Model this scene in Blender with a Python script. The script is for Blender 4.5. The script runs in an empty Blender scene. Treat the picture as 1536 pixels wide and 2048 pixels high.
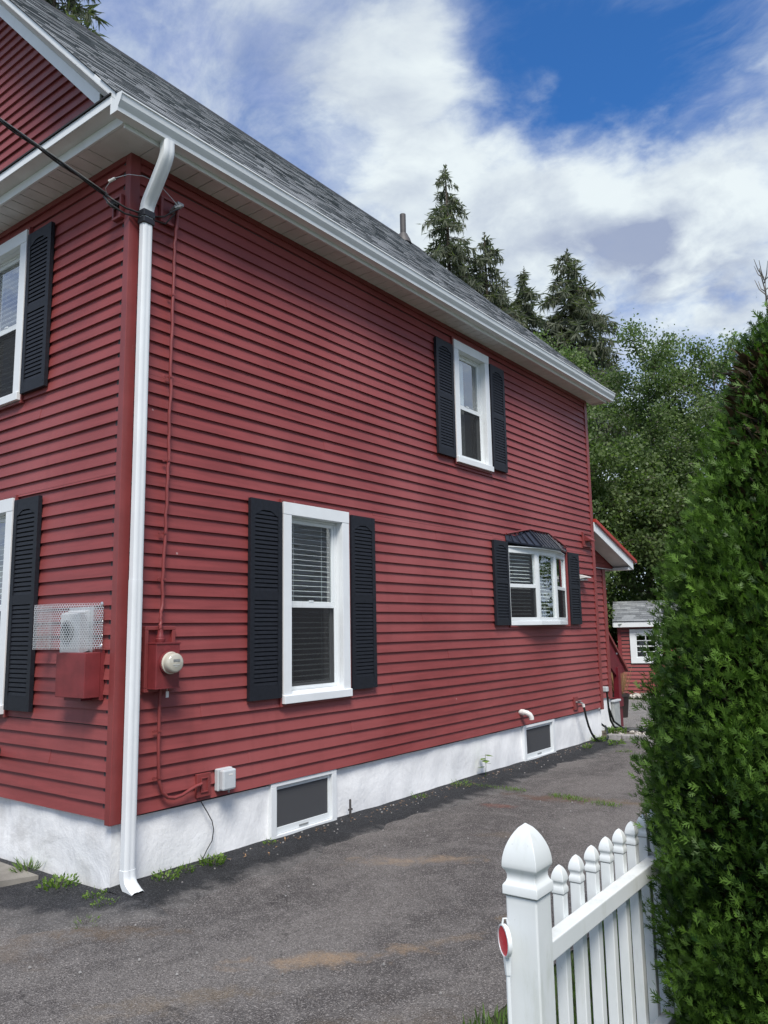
import bpy, math, random
import numpy as np
from mathutils import Matrix, Vector
R = math.radians
random.seed(7)
rng = np.random.default_rng(11)
S = bpy.context.scene
COL = S.collection

# ------------------------------------------------------------------ camera
YAW, PITCH, ROLL = 0.645015, 0.149280, -0.018325
CAM = Vector((5.0567, -3.4388, 1.80))
FPX = 1569.13
d = Vector((-math.sin(YAW)*math.cos(PITCH), math.cos(YAW)*math.cos(PITCH), math.sin(PITCH)))
r0 = Vector((math.cos(YAW), math.sin(YAW), 0)); u0 = r0.cross(d)
rr = r0*math.cos(ROLL)+u0*math.sin(ROLL); uu = -r0*math.sin(ROLL)+u0*math.cos(ROLL)
cam = bpy.data.cameras.new('camera'); camo = bpy.data.objects.new('camera', cam); COL.objects.link(camo)
cam.sensor_fit = 'VERTICAL'; cam.sensor_height = 24.0; cam.lens = FPX/2048*24.0
cam.clip_start = 0.05; cam.clip_end = 2000
camo.matrix_world = Matrix(((rr.x, uu.x, -d.x, CAM.x), (rr.y, uu.y, -d.y, CAM.y), (rr.z, uu.z, -d.z, CAM.z), (0, 0, 0, 1)))
S.camera = camo
S.render.resolution_x = 768; S.render.resolution_y = 1024

# ------------------------------------------------------------------ exposure
S.view_settings.view_transform = 'Standard'; S.view_settings.look = 'None'
S.view_settings.gamma = 1.0; S.view_settings.use_curve_mapping = False
S.view_settings.exposure = 1.0

# ------------------------------------------------------------------ sun
SUN_DIR = Vector((0.52, -0.52, 1.0)).normalized()      # towards the sun (veiled by cloud)
sl = bpy.data.lights.new('sun', 'SUN'); sl.energy = 2.3; sl.angle = R(22); sl.color = (1.0, 0.95, 0.88)
so = bpy.data.objects.new('sun', sl); COL.objects.link(so); so.location = (20, -15, 40)
so.rotation_euler = SUN_DIR.to_track_quat('Z', 'Y').to_euler()

# ------------------------------------------------------------------ world: blue sky with broken cloud
W = bpy.data.worlds.new('World'); S.world = W; W.use_nodes = True
nt = W.node_tree; nt.nodes.clear()
def N(t, tree=None, **kw):
    n = (tree or nt).nodes.new(t)
    for k, v in kw.items(): setattr(n, k, v)
    return n
def LK(a, b, tree=None): (tree or nt).links.new(a, b)
def MATH(op, a, b=None, c=None, tree=None, clamp=False):
    n = N('ShaderNodeMath', tree, operation=op); n.use_clamp = clamp
    for i, x in enumerate((a, b, c)):
        if x is None: continue
        if isinstance(x, (int, float)): n.inputs[i].default_value = x
        else: LK(x, n.inputs[i], tree)
    return n.outputs[0]
def VM(op, a, b=None, tree=None, scale=None):
    n = N('ShaderNodeVectorMath', tree, operation=op)
    for i, x in enumerate((a, b)):
        if x is None: continue
        if isinstance(x, (tuple, list, Vector)): n.inputs[i].default_value = tuple(x)
        else: LK(x, n.inputs[i], tree)
    if scale is not None:
        if isinstance(scale, (int, float)): n.inputs['Scale'].default_value = scale
        else: LK(scale, n.inputs['Scale'], tree)
    return n.outputs['Value'] if op in ('DOT_PRODUCT', 'LENGTH', 'DISTANCE') else n.outputs[0]
def NOISE(vec, scale, detail=6, rough=0.55, dist=0.0, tree=None, dims='3D'):
    n = N('ShaderNodeTexNoise', tree); n.noise_dimensions = dims
    n.inputs['Scale'].default_value = scale; n.inputs['Detail'].default_value = detail
    n.inputs['Roughness'].default_value = rough; n.inputs['Distortion'].default_value = dist
    if vec is not None: LK(vec, n.inputs['Vector'], tree)
    return n.outputs['Fac']
def MAPR(x, a, b, c=0.0, dd=1.0, tree=None, smooth=True):
    n = N('ShaderNodeMapRange', tree); n.interpolation_type = 'SMOOTHSTEP' if smooth else 'LINEAR'
    LK(x, n.inputs[0], tree)
    for i, v in zip((1, 2, 3, 4), (a, b, c, dd)): n.inputs[i].default_value = v
    return n.outputs[0]
def MIXC(fac, a, b, tree=None, blend='MIX'):
    n = N('ShaderNodeMix', tree); n.data_type = 'RGBA'; n.blend_type = blend
    for sck, x in ((n.inputs[0], fac), (n.inputs[6], a), (n.inputs[7], b)):
        if isinstance(x, (int, float)): sck.default_value = x
        elif isinstance(x, (tuple, list)): sck.default_value = tuple(x) + ((1,) if len(x) == 3 else ())
        else: LK(x, sck, tree)
    return n.outputs[2]

def pixdir(x, y):
    return (d + rr*((x-768)/FPX) - uu*((y-1024)/FPX)).normalized()
sky = N('ShaderNodeTexSky'); sky.sky_type = 'NISHITA'; sky.sun_disc = False
sky.sun_elevation = math.asin(SUN_DIR.z); sky.sun_rotation = math.atan2(SUN_DIR.x, SUN_DIR.y)
sky.air_density = 1.0; sky.dust_density = 0.3; sky.ozone_density = 3.0; sky.altitude = 300
tc = N('ShaderNodeTexCoord'); dirv = tc.outputs['Generated']
sep = N('ShaderNodeSeparateXYZ'); LK(dirv, sep.inputs[0])
zc = MATH('MAXIMUM', sep.outputs[2], 0.0)
den = MATH('ADD', zc, 0.30)
pl = VM('SCALE', dirv, scale=MATH('DIVIDE', 1.15, den))
warp = N('ShaderNodeTexNoise'); warp.inputs['Scale'].default_value = 1.7; warp.inputs['Detail'].default_value = 4
LK(pl, warp.inputs['Vector'])
plw = VM('ADD', pl, VM('SCALE', VM('SUBTRACT', warp.outputs['Color'], (0.5, 0.5, 0.5)), scale=0.28))
big = NOISE(plw, 1.7, 9, 0.58, 0.2)
wisp = NOISE(VM('MULTIPLY', plw, (1.0, 1.7, 1.0)), 2.4, 11, 0.66, 0.35)
lump = NOISE(VM('ADD', plw, (3.1, 1.7, 0.4)), 3.4, 10, 0.55, 0.0)
fine = NOISE(VM('ADD', plw, (7.1, 0.7, 2.4)), 9.0, 9, 0.60, 0.0)
cumn = NOISE(VM('ADD', plw, (1.3, 4.2, 0.9)), 3.1, 12, 0.56, 0.0)
# openings in the cloud deck and thicker banks, each at its own place in the sky
def blob(px, wdt):
    dt = VM('DOT_PRODUCT', dirv, tuple(pixdir(*px)))
    return MAPR(dt, math.cos(R(wdt)), 1.0)
def addm(*terms):
    out = None
    for blob_, k in terms:
        x = MATH('MULTIPLY', blob_, k); out = x if out is None else MATH('ADD', out, x)
    return out
gap = addm((blob((1240, 50), 12), .72), (blob((1060, 30), 8), .25), (blob((1400, 110), 7), .32), (blob((1080, 180), 8), .42))
bank = addm((blob((960, 330), 13), 1.0), (blob((1130, 400), 14), .9), (blob((640, 290), 9), .6), (blob((1400, 300), 10), .7), (blob((1500, 480), 9), .8), (blob((1530, 60), 5), .8))
dim = addm((blob((1340, 560), 8), .75), (blob((1240, 610), 8), .7), (blob((1050, 480), 6), .6), (blob((760, 290), 5), .6), (blob((560, 210), 6), .5), (blob((1450, 420), 7), .4))
veil = MATH('ADD', MATH('MULTIPLY', wisp, .75), MATH('MULTIPLY', big, .35))
hor = MAPR(sep.outputs[2], .42, .12)
veil = MATH('ADD', MATH('SUBTRACT', veil, MATH('MULTIPLY', gap, .29)), MATH('MULTIPLY', hor, .16))
veil = MATH('MULTIPLY', MAPR(veil, .22, .72), .93)
cum = MATH('ADD', MATH('ADD', MATH('MULTIPLY', cumn, .85), MATH('MULTIPLY', fine, .24)), MATH('MULTIPLY', bank, .17))
cum = MATH('ADD', MATH('SUBTRACT', cum, MATH('MULTIPLY', gap, .30)), MATH('MULTIPLY', hor, .12))
cum = MATH('MULTIPLY', MAPR(cum, .47, .78), .95)
shade = MATH('ADD', MATH('MULTIPLY', lump, .8), MATH('MULTIPLY', fine, .35))
shade = MATH('ADD', shade, MATH('MULTIPLY', bank, .10))
shade = MATH('SUBTRACT', shade, MATH('MULTIPLY', MATH('MULTIPLY', dim, MAPR(lump, .66, .36)), .40))
lit = MAPR(shade, .24, .74, 0, 1, None, False)
ccol = MIXC(lit, (0.18, 0.21, 0.285), (0.445, 0.485, 0.49))
vcol = MIXC(MAPR(fine, .35, .65), (0.21, 0.25, 0.37), (0.36, 0.395, 0.445))
ccol = MIXC(cum, vcol, ccol)
cloud = MATH('MAXIMUM', veil, cum)
bgs = N('ShaderNodeBackground'); LK(MIXC(1.0, sky.outputs[0], (0.24, 0.54, 0.84), None, 'MULTIPLY'), bgs.inputs[0]); bgs.inputs[1].default_value = 0.105
bgc = N('ShaderNodeBackground'); LK(ccol, bgc.inputs[0]); bgc.inputs[1].default_value = 1.0
mx = N('ShaderNodeMixShader'); LK(cloud, mx.inputs[0]); LK(bgs.outputs[0], mx.inputs[1]); LK(bgc.outputs[0], mx.inputs[2])
wo = N('ShaderNodeOutputWorld'); LK(mx.outputs[0], wo.inputs[0])

# ================================================================== mesh helpers
class MB:
    def __init__(s): s.v = []; s.f = []
    def add(s, vs, fs):
        o = len(s.v); s.v += [tuple(p) for p in vs]; s.f += [tuple(i+o for i in f) for f in fs]; return s
    def box(s, x0, y0, z0, x1, y1, z1):
        if x0 > x1: x0, x1 = x1, x0
        if y0 > y1: y0, y1 = y1, y0
        if z0 > z1: z0, z1 = z1, z0
        return s.add([(x0,y0,z0),(x1,y0,z0),(x1,y1,z0),(x0,y1,z0),(x0,y0,z1),(x1,y0,z1),(x1,y1,z1),(x0,y1,z1)],
                     [(0,3,2,1),(4,5,6,7),(0,1,5,4),(1,2,6,5),(2,3,7,6),(3,0,4,7)])
    def ext(s, poly, vec):                       # closed prism from a planar polygon
        n = len(poly); vec = Vector(vec); p = [Vector(q) for q in poly]
        vs = p+[q+vec for q in p]
        fs = [tuple(range(n-1, -1, -1)), tuple(range(n, 2*n))]
        fs += [(i, (i+1) % n, n+(i+1) % n, n+i) for i in range(n)]
        return s.add(vs, fs)
    def tube(s, pts, r, n=8, caps=True, flat=1.0):
        pts = [Vector(p) for p in pts]; m = len(pts); rad = r if isinstance(r, (list, tuple)) else [r]*m
        ref = None; vs = []
        for i, p in enumerate(pts):
            t = (pts[min(i+1, m-1)]-pts[max(i-1, 0)]).normalized()
            if ref is None:
                ref = t.cross(Vector((0, 0, 1)))
                if ref.length < 1e-3: ref = t.cross(Vector((1, 0, 0)))
            a = (ref-t*ref.dot(t))
            if a.length < 1e-4: a = t.orthogonal()
            a.normalize(); ref = a; b = t.cross(a)
            vs += [p+(a*math.cos(2*math.pi*k/n)+b*math.sin(2*math.pi*k/n)*flat)*rad[i] for k in range(n)]
        fs = [(i*n+k, i*n+(k+1) % n, (i+1)*n+(k+1) % n, (i+1)*n+k) for i in range(m-1) for k in range(n)]
        if caps: fs += [tuple(range(n-1, -1, -1)), tuple((m-1)*n+k for k in range(n))]
        return s.add(vs, fs)
    def rtube(s, pts, wy, wx, hollow=False):      # rectangular duct along a path in the local x-z plane, wy = width in y, wx = depth
        pts = [Vector(p) for p in pts]; m = len(pts); vs = []
        for i, p in enumerate(pts):
            t = (pts[min(i+1, m-1)]-pts[max(i-1, 0)]).normalized()
            b = Vector((0, 1, 0)); a = b.cross(t).normalized()
            c = 0.16
            prof = [(-.5, -.5+c), (-.5+c, -.5), (-.1, -.5), (0, -.46), (.1, -.5), (.5-c, -.5), (.5, -.5+c), (.5, .5-c), (.5-c, .5), (.1, .5), (0, .46), (-.1, .5), (-.5+c, .5), (-.5, .5-c)]
            vs += [p+b*(q[1]*wy if False else q[0]*wy)+a*(q[1]*wx) for q in prof]
        n = 14
        fs = [(i*n+k, i*n+(k+1) % n, (i+1)*n+(k+1) % n, (i+1)*n+k) for i in range(m-1) for k in range(n)]
        fs += [tuple(range(n-1, -1, -1))]
        if not hollow: fs += [tuple((m-1)*n+k for k in range(n))]
        return s.add(vs, fs)
    def lathe(s, prof, c=(0, 0, 0), n=20, axis='Z', sq=False):
        vs = []; m = len(prof); c = Vector(c)
        for (r, h) in prof:
            for k in range(n):
                a = 2*math.pi*(k+(.5 if sq else 0))/n
                x, y = r*math.cos(a), r*math.sin(a)
                if axis == 'Z': q = (x, y, h)
                elif axis == 'Y': q = (x, h, y)
                else: q = (h, x, y)
                vs.append(c+Vector(q))
        fs = [(i*n+k, i*n+(k+1) % n, (i+1)*n+(k+1) % n, (i+1)*n+k) for i in range(m-1) for k in range(n)]
        fs += [tuple(range(n-1, -1, -1)), tuple((m-1)*n+k for k in range(n))]
        return s.add(vs, fs)
    def squares(s, prof, c=(0, 0, 0)):            # stack of square rings (half width, z)
        vs = []; m = len(prof); c = Vector(c)
        for (h, z) in prof:
            vs += [c+Vector(q) for q in ((-h,-h,z),(h,-h,z),(h,h,z),(-h,h,z))]
        fs = [(i*4+k, i*4+(k+1) % 4, (i+1)*4+(k+1) % 4, (i+1)*4+k) for i in range(m-1) for k in range(4)]
        fs += [(3,2,1,0), tuple((m-1)*4+k for k in range(4))]
        return s.add(vs, fs)
    def mesh(s, name, mat=None, smooth=0):
        me = bpy.data.meshes.new(name); me.from_pydata(s.v, [], s.f); me.update()
        if mat: me.materials.append(mat)
        if smooth:
            me.shade_smooth()
            try: me.set_sharp_from_angle(angle=R(smooth))
            except Exception: pass
        return me

def link(name, me, parent=None, loc=(0, 0, 0), rot=(0, 0, 0), bevel=0):
    o = bpy.data.objects.new(name, me); COL.objects.link(o); o.location = loc; o.rotation_euler = rot
    if parent is not None: o.parent = parent
    if bevel:
        b = o.modifiers.new('bevel', 'BEVEL'); b.width = bevel; b.segments = 2; b.limit_method = 'ANGLE'; b.angle_limit = R(40)
    return o
def part(name, mb, mat, parent=None, loc=(0, 0, 0), rz=0.0, bevel=0, smooth=0):
    return link(name, mb.mesh(name, mat, smooth), parent, loc, (0, 0, rz), bevel)
def tag(o, label, cat, group=None, kind=None):
    o['label'] = label; o['category'] = cat
    if group: o['group'] = group
    if kind: o['kind'] = kind
    return o
def thing(name, label, cat, loc=(0, 0, 0), rz=0.0, group=None):
    o = bpy.data.objects.new(name, None); COL.objects.link(o); o.location = loc; o.rotation_euler = (0, 0, rz)
    o.empty_display_size = 0.1
    return tag(o, label, cat, group)
def structure(name, mb, mat, parent=None, smooth=0):
    o = part(name, mb, mat, parent, smooth=smooth); o['kind'] = 'structure'; return o

# ================================================================== materials
def newmat(name):
    m = bpy.data.materials.new(name); m.use_nodes = True; t = m.node_tree
    return m, t, t.nodes['Principled BSDF']
def setp(b, **kw):
    for k, v in kw.items():
        k = k.replace('_', ' ')
        s = b.inputs[k]
        s.default_value = (tuple(v)+(1,)) if isinstance(v, (tuple, list)) and len(v) == 3 and s.type == 'RGBA' else v
def bump(t, b, h, strength=0.3, dist=0.01):
    n = N('ShaderNodeBump', t); n.inputs['Strength'].default_value = strength; n.inputs['Distance'].default_value = dist
    LK(h, n.inputs['Height'], t); LK(n.outputs[0], b.inputs['Normal'], t)
def objco(t): return N('ShaderNodeTexCoord', t).outputs['Object']
def geoco(t): return N('ShaderNodeNewGeometry', t).outputs['Position']
def orand(t): return N('ShaderNodeObjectInfo', t).outputs['Random']

def mat_siding(name, col, vary=0.10):
    m, t, b = newmat(name); co = geoco(t)
    st = VM('MULTIPLY', co, (0.7, 0.7, 9.0), t)
    n1 = NOISE(st, 2.0, 6, 0.6, 0.3, t); n2 = NOISE(co, 0.6, 4, 0.5, 0, t); n3 = NOISE(co, 14, 5, .6, 0, t)
    dark = tuple(c*0.76 for c in col); chalk = tuple(min(1, c*1.10+0.022) for c in col)
    c1 = MIXC(MAPR(n1, .35, .68, 0, 1, t), dark, col, t)
    c2 = MIXC(MAPR(n2, .36, .70, 0, .85, t), c1, chalk, t)
    ns_ = NOISE(VM('MULTIPLY', co, (3.5, 3.5, .22), t), 2.0, 6, .62, .2, t)
    c2 = MIXC(MAPR(ns_, .50, .78, 0, .30, t), c2, tuple(c*.60+.006 for c in col), t)
    c2 = MIXC(MATH('MULTIPLY', orand(t), 0.22, None, t), c2, tuple(c*.82 for c in col), t)
    vo = N('ShaderNodeTexVoronoi', t); vo.inputs['Scale'].default_value = 2.6; LK(co, vo.inputs['Vector'], t)
    spk = MATH('LESS_THAN', MATH('ADD', vo.outputs['Distance'], MATH('MULTIPLY', n3, 0.05, None, t), None, t), 0.047, None, t)
    c2 = MIXC(MATH('MULTIPLY', spk, .45, None, t), c2, (.5, .38, .37), t)
    LK(c2, b.inputs['Base Color'], t)
    setp(b, Roughness=0.5); b.inputs['Specular IOR Level'].default_value = 0.35
    gr = NOISE(VM('MULTIPLY', co, (3, 3, 60), t), 4.0, 5, 0.6, 0.8, t)
    bump(t, b, gr, 0.25, 0.0025)
    return m
def mat_plain(name, col, rough=0.5, vary=0.12, scale=6.0, bumps=0.0, metallic=0.0, bscale=60, spec=0.5, dirt=None):
    m, t, b = newmat(name); co = geoco(t)
    n = NOISE(co, scale, 6, .6, .2, t)
    c = MIXC(MAPR(n, .3, .72, 0, 1, t), tuple(x*(1-vary) for x in col), tuple(min(1, x*(1+vary*.6)) for x in col), t)
    if dirt:
        nd = NOISE(VM('MULTIPLY', co, (1.5, 1.5, .5), t), 5.0, 8, .68, .4, t)
        c = MIXC(MAPR(nd, .52, .78, 0, dirt[1], t), c, dirt[0], t)
    LK(c, b.inputs['Base Color'], t); setp(b, Roughness=rough, Metallic=metallic); b.inputs['Specular IOR Level'].default_value = spec
    if bumps: bump(t, b, NOISE(co, bscale, 5, .6, 0, t), bumps, 0.004)
    return m
RED = (0.246, 0.050, 0.049)
M = {}
M['siding'] = mat_siding('red_vinyl_siding', RED)
M['redtrim'] = mat_plain('red_trim', (0.215, 0.042, 0.041), 0.45, .14, 3)
def scuffed(m):
    t = m.node_tree; b = t.nodes['Principled BSDF']; co = geoco(t); src = b.inputs['Base Color'].links[0].from_socket
    n = NOISE(VM('MULTIPLY', co, (14, 14, 3.0), t), 1.3, 8, .7, .6, t); g = NOISE(co, .9, 3, .5, 0, t)
    f = MATH('MULTIPLY', MAPR(n, .62, .72, 0, .5, t), MAPR(g, .50, .62, 0, 1, t), None, t)
    LK(MIXC(f, src, (.46, .36, .35), t), b.inputs['Base Color'], t)
scuffed(M['redtrim'])
M['redpaint'] = mat_plain('red_paint', (0.18, 0.027, 0.030), 0.5, .2, 8, .1)
M['darkred'] = mat_plain('dark_red_paint', (0.13, 0.010, 0.018), 0.5, .25, 8, .15)
M['white'] = mat_plain('white_aluminium', (0.73, 0.76, 0.775), 0.38, .05, 2.5, .05, dirt=((.50, .51, .50), .25))
M['vinyl'] = mat_plain('white_vinyl', (0.70, 0.735, 0.745), 0.32, .03, 2, 0, dirt=((.46, .48, .42), .34))
M['soffit'] = mat_plain('white_soffit', (0.66, 0.66, 0.66), 0.55, .10, 3, .05, dirt=((.42, .39, .38), .35))
M['shutter'] = mat_plain('black_shutter', (0.013, 0.015, 0.021), 0.55, .25, 30, .25, bscale=120, spec=.3)
M['black'] = mat_plain('black_rubber', (0.012, 0.012, 0.014), 0.45, .3, 30)
M['hose'] = mat_plain('black_hose', (0.016, 0.020, 0.020), 0.35, .3, 20)
M['steel'] = mat_plain('bright_perforated_steel', (0.78, 0.79, 0.80), 0.34, .12, 14, .08, 0.85)
M['grey'] = mat_plain('grey_metal', (0.28, 0.29, 0.29), 0.5, .15, 10, .1, .3)
M['greybox'] = mat_plain('grey_painted_box', (0.36, 0.38, 0.37), 0.5, .15, 10, .1)
M['lightgrey'] = mat_plain('light_grey_plastic', (0.52, 0.55, 0.57), 0.4, .06, 10)
M['pvc'] = mat_plain('white_pvc', (0.70, 0.69, 0.66), 0.35, .08, 10)
M['cream'] = mat_plain('cream_plastic', (0.55, 0.52, 0.44), 0.35, .08, 12)
M['reflect'] = mat_plain('red_reflector', (0.85, 0.010, 0.035), 0.2, .1, 40, .2, bscale=400)
M['brick'] = mat_plain('grey_block', (0.30, 0.29, 0.28), 0.9, .3, 14, .6)
M['stone'] = mat_plain('pale_stone', (0.46, 0.43, 0.39), 0.85, .35, 6, .5, bscale=25)
M['blind'] = mat_plain('white_blind', (0.86, 0.87, 0.86), 0.5, .05, 3)
M['room'] = mat_plain('dim_room', (0.05, 0.05, 0.055), 0.8, .2, 3)
M['concrete'] = mat_plain('old_concrete', (0.22, 0.205, 0.18), 0.9, .3, 3, .5, bscale=70, dirt=((.10, .09, .075), .6))
M['pot'] = mat_plain('dark_pot', (0.03, 0.022, 0.02), 0.6, .2, 10)
M['drygrass'] = mat_plain('dry_grass', (0.33, 0.19, 0.09), 0.7, .3, 30)
M['redroof'] = mat_plain('red_metal_roof', (0.42, 0.045, 0.035), 0.32, .1, 4)
M['neigh'] = mat_plain('grey_clapboard', (0.62, 0.63, 0.63), 0.6, .1, 3)
M['roofpipe'] = mat_plain('grey_brown_pipe', (0.075, 0.068, 0.066), 0.55, .2, 8)
M['bark'] = mat_plain('bark', (0.085, 0.070, 0.055), 0.9, .4, 12, .6, bscale=20)
M['palebark'] = mat_plain('pale_bark', (0.25, 0.235, 0.205), 0.85, .45, 5, .5, bscale=20)
M['blackroof'] = mat_plain('black_metal_roof', (0.014, 0.017, 0.028), 0.28, .2, 6, 0, .2)
M['flash'] = mat_plain('dark_flashing', (0.016, 0.017, 0.019), 0.8, .3, 12)

def mat_parge(name, stain):
    m, t, b = newmat(name); co = geoco(t)
    n1 = NOISE(co, 2.2, 9, .66, .6, t); n2 = NOISE(VM('MULTIPLY', co, (1, 1, .45), t), 6.0, 8, .7, .5, t); n3 = NOISE(co, 34, 6, .62, 0, t)
    c = MIXC(MAPR(n2, .34, .62, 0, 1, t), (.77, .78, .785), (.85, .86, .865), t)
    c = MIXC(MAPR(n1, .42, .68, 0, stain, t), c, (.30, .295, .28), t)
    c = MIXC(MAPR(n3, .66, .74, 0, .35, t), c, (.42, .40, .38), t)
    LK(c, b.inputs['Base Color'], t); setp(b, Roughness=.75)
    h = MATH('ADD', MATH('MULTIPLY', n1, 1.6, None, t), MATH('ADD', n2, MATH('MULTIPLY', n3, .25, None, t), None, t), None, t)
    bump(t, b, h, .42, .020)
    return m
M['parge'] = mat_parge('white_parged_foundation', .07)
M['pargefront'] = mat_parge('stained_parged_foundation', .38)

def mat_fence():
    m, t, b = newmat('weathered_fence_vinyl'); co = geoco(t)
    n = NOISE(VM('MULTIPLY', co, (9, 9, 2.2), t), 1.6, 8, .68, .3, t); n2 = NOISE(co, 55, 4, .6, 0, t); n3 = NOISE(co, 4, 5, .6, 0, t)
    c = MIXC(MAPR(n3, .35, .7, 0, 1, t), (.665, .70, .70), (.72, .75, .755), t)
    c = MIXC(MAPR(n, .50, .74, 0, .42, t), c, (.44, .47, .40), t)
    c = MIXC(MAPR(n2, .70, .76, 0, .55, t), c, (.30, .29, .25), t)
    LK(c, b.inputs['Base Color'], t); setp(b, Roughness=.38); bump(t, b, n2, .05, .002); return m
M['fence'] = mat_fence()

def mat_glass(name, tint=(.9, .95, .95), boost=1.0):
    m = bpy.data.materials.new(name); m.use_nodes = True; t = m.node_tree; t.nodes.clear()
    o = N('ShaderNodeOutputMaterial', t); ge = N('ShaderNodeNewGeometry', t)
    cs = MATH('ABSOLUTE', VM('DOT_PRODUCT', ge.outputs['Incoming'], ge.outputs['Normal'], t), None, None, t)
    fr = MATH('MULTIPLY_ADD', MATH('POWER', MATH('SUBTRACT', 1.0, cs, None, t), 4.0, None, t), .75, .30, t)
    gl = N('ShaderNodeBsdfGlossy', t); gl.inputs['Roughness'].default_value = 0.0; gl.inputs['Color'].default_value = (.97, 1, 1, 1)
    tr = N('ShaderNodeBsdfTransparent', t); tr.inputs[0].default_value = tint+(1,)
    co = geoco(t); bp = N('ShaderNodeBump', t); bp.inputs['Strength'].default_value = .06; bp.inputs['Distance'].default_value = .02
    LK(NOISE(co, 3.5, 2, .5, 0, t), bp.inputs['Height'], t); LK(bp.outputs[0], gl.inputs['Normal'], t)
    f = MATH('MULTIPLY', fr, boost, None, t, True)
    mx = N('ShaderNodeMixShader', t); LK(f, mx.inputs[0], t); LK(tr.outputs[0], mx.inputs[1], t); LK(gl.outputs[0], mx.inputs[2], t); LK(mx.outputs[0], o.inputs[0], t)
    return m
M['glass'] = mat_glass('window_glass')
def mat_screen(name, col, k):
    m = bpy.data.materials.new(name); m.use_nodes = True; t = m.node_tree; t.nodes.clear()
    o = N('ShaderNodeOutputMaterial', t); df = N('ShaderNodeBsdfDiffuse', t); df.inputs[0].default_value = (col, col*1.03, col*1.1, 1)
    tr = N('ShaderNodeBsdfTransparent', t); mx = N('ShaderNodeMixShader', t); mx.inputs[0].default_value = k
    LK(tr.outputs[0], mx.inputs[1], t); LK(df.outputs[0], mx.inputs[2], t); LK(mx.outputs[0], o.inputs[0], t)
    return m
M['screen'] = mat_screen('insect_screen', .028, .74)
M['screengrey'] = mat_screen('grey_basement_screen', .085, .85)  # basement screens: paler grey and more opaque than the sash screens
def mat_meterglass():
    m, t, b = newmat('meter_dome'); setp(b, Base_Color=(.46, .44, .37), Roughness=.08); b.inputs['Coat Weight'].default_value = .8
    return m
M['dome'] = mat_meterglass()

def mat_shingle():
    m, t, b = newmat('grey_shingle'); co = geoco(t)
    a = N('ShaderNodeAttribute', t); a.attribute_name = 'tone'
    n = NOISE(co, 420, 3, .7, 0, t); n2 = NOISE(co, 16, 5, .6, 0, t)
    cr = N('ShaderNodeValToRGB', t); e = cr.color_ramp.elements
    e[0].color = (.095, .104, .114, 1); e[1].color = (.33, .35, .365, 1); x = cr.color_ramp.elements.new(.45); x.color = (.21, .223, .237, 1)
    LK(MATH('ADD', a.outputs['Fac'], MATH('MULTIPLY_ADD', n2, .5, -.25, t), None, t), cr.inputs[0], t)
    c = MIXC(MAPR(n, .3, .7, 0, 1, t), (.55, .55, .55), (1.35, 1.35, 1.35), t)
    LK(MIXC(1.0, cr.outputs[0], c, t, 'MULTIPLY'), b.inputs['Base Color'], t); setp(b, Roughness=.92)
    bump(t, b, n, .5, .002); return m
M['shingle'] = mat_shingle()

def mat_leaf(name, dark, light, trans=0.35, rough=.5):
    m = bpy.data.materials.new(name); m.use_nodes = True; t = m.node_tree; b = t.nodes['Principled BSDF']; o = t.nodes['Material Output']
    a = N('ShaderNodeAttribute', t); a.attribute_name = 'tone'
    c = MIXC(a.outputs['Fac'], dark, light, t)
    LK(c, b.inputs['Base Color'], t); setp(b, Roughness=rough); b.inputs['Specular IOR Level'].default_value = .3
    tl = N('ShaderNodeBsdfTranslucent', t); LK(MIXC(1.0, c, (1.0, 1.25, .5), t, 'MULTIPLY'), tl.inputs[0], t)
    mx = N('ShaderNodeMixShader', t); mx.inputs[0].default_value = trans
    LK(b.outputs[0], mx.inputs[1], t); LK(tl.outputs[0], mx.inputs[2], t); LK(mx.outputs[0], o.inputs[0], t); return m
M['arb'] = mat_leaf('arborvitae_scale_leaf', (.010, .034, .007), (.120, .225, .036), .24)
M['arbdead'] = mat_leaf('arborvitae_inner_twigs', (.022, .016, .009), (.055, .036, .018), .1)
M['birch'] = mat_leaf('birch_leaf', (.085, .135, .058), (.230, .300, .125), .46, .45)
M['maple'] = mat_leaf('dark_broadleaf', (.066, .108, .042), (.190, .250, .095), .45, .45)
M['spruce'] = mat_leaf('spruce_needles', (.080, .098, .070), (.190, .205, .140), .35, .6)
M['spruce2'] = mat_leaf('hanging_spruce_needles', (.022, .036, .012), (.085, .105, .035), .15, .6)
M['grass'] = mat_leaf('grass_blade', (.030, .075, .012), (.13, .22, .045), .3)
M['weed'] = mat_leaf('weed_leaf', (.05, .11, .02), (.20, .30, .06), .3)

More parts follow.
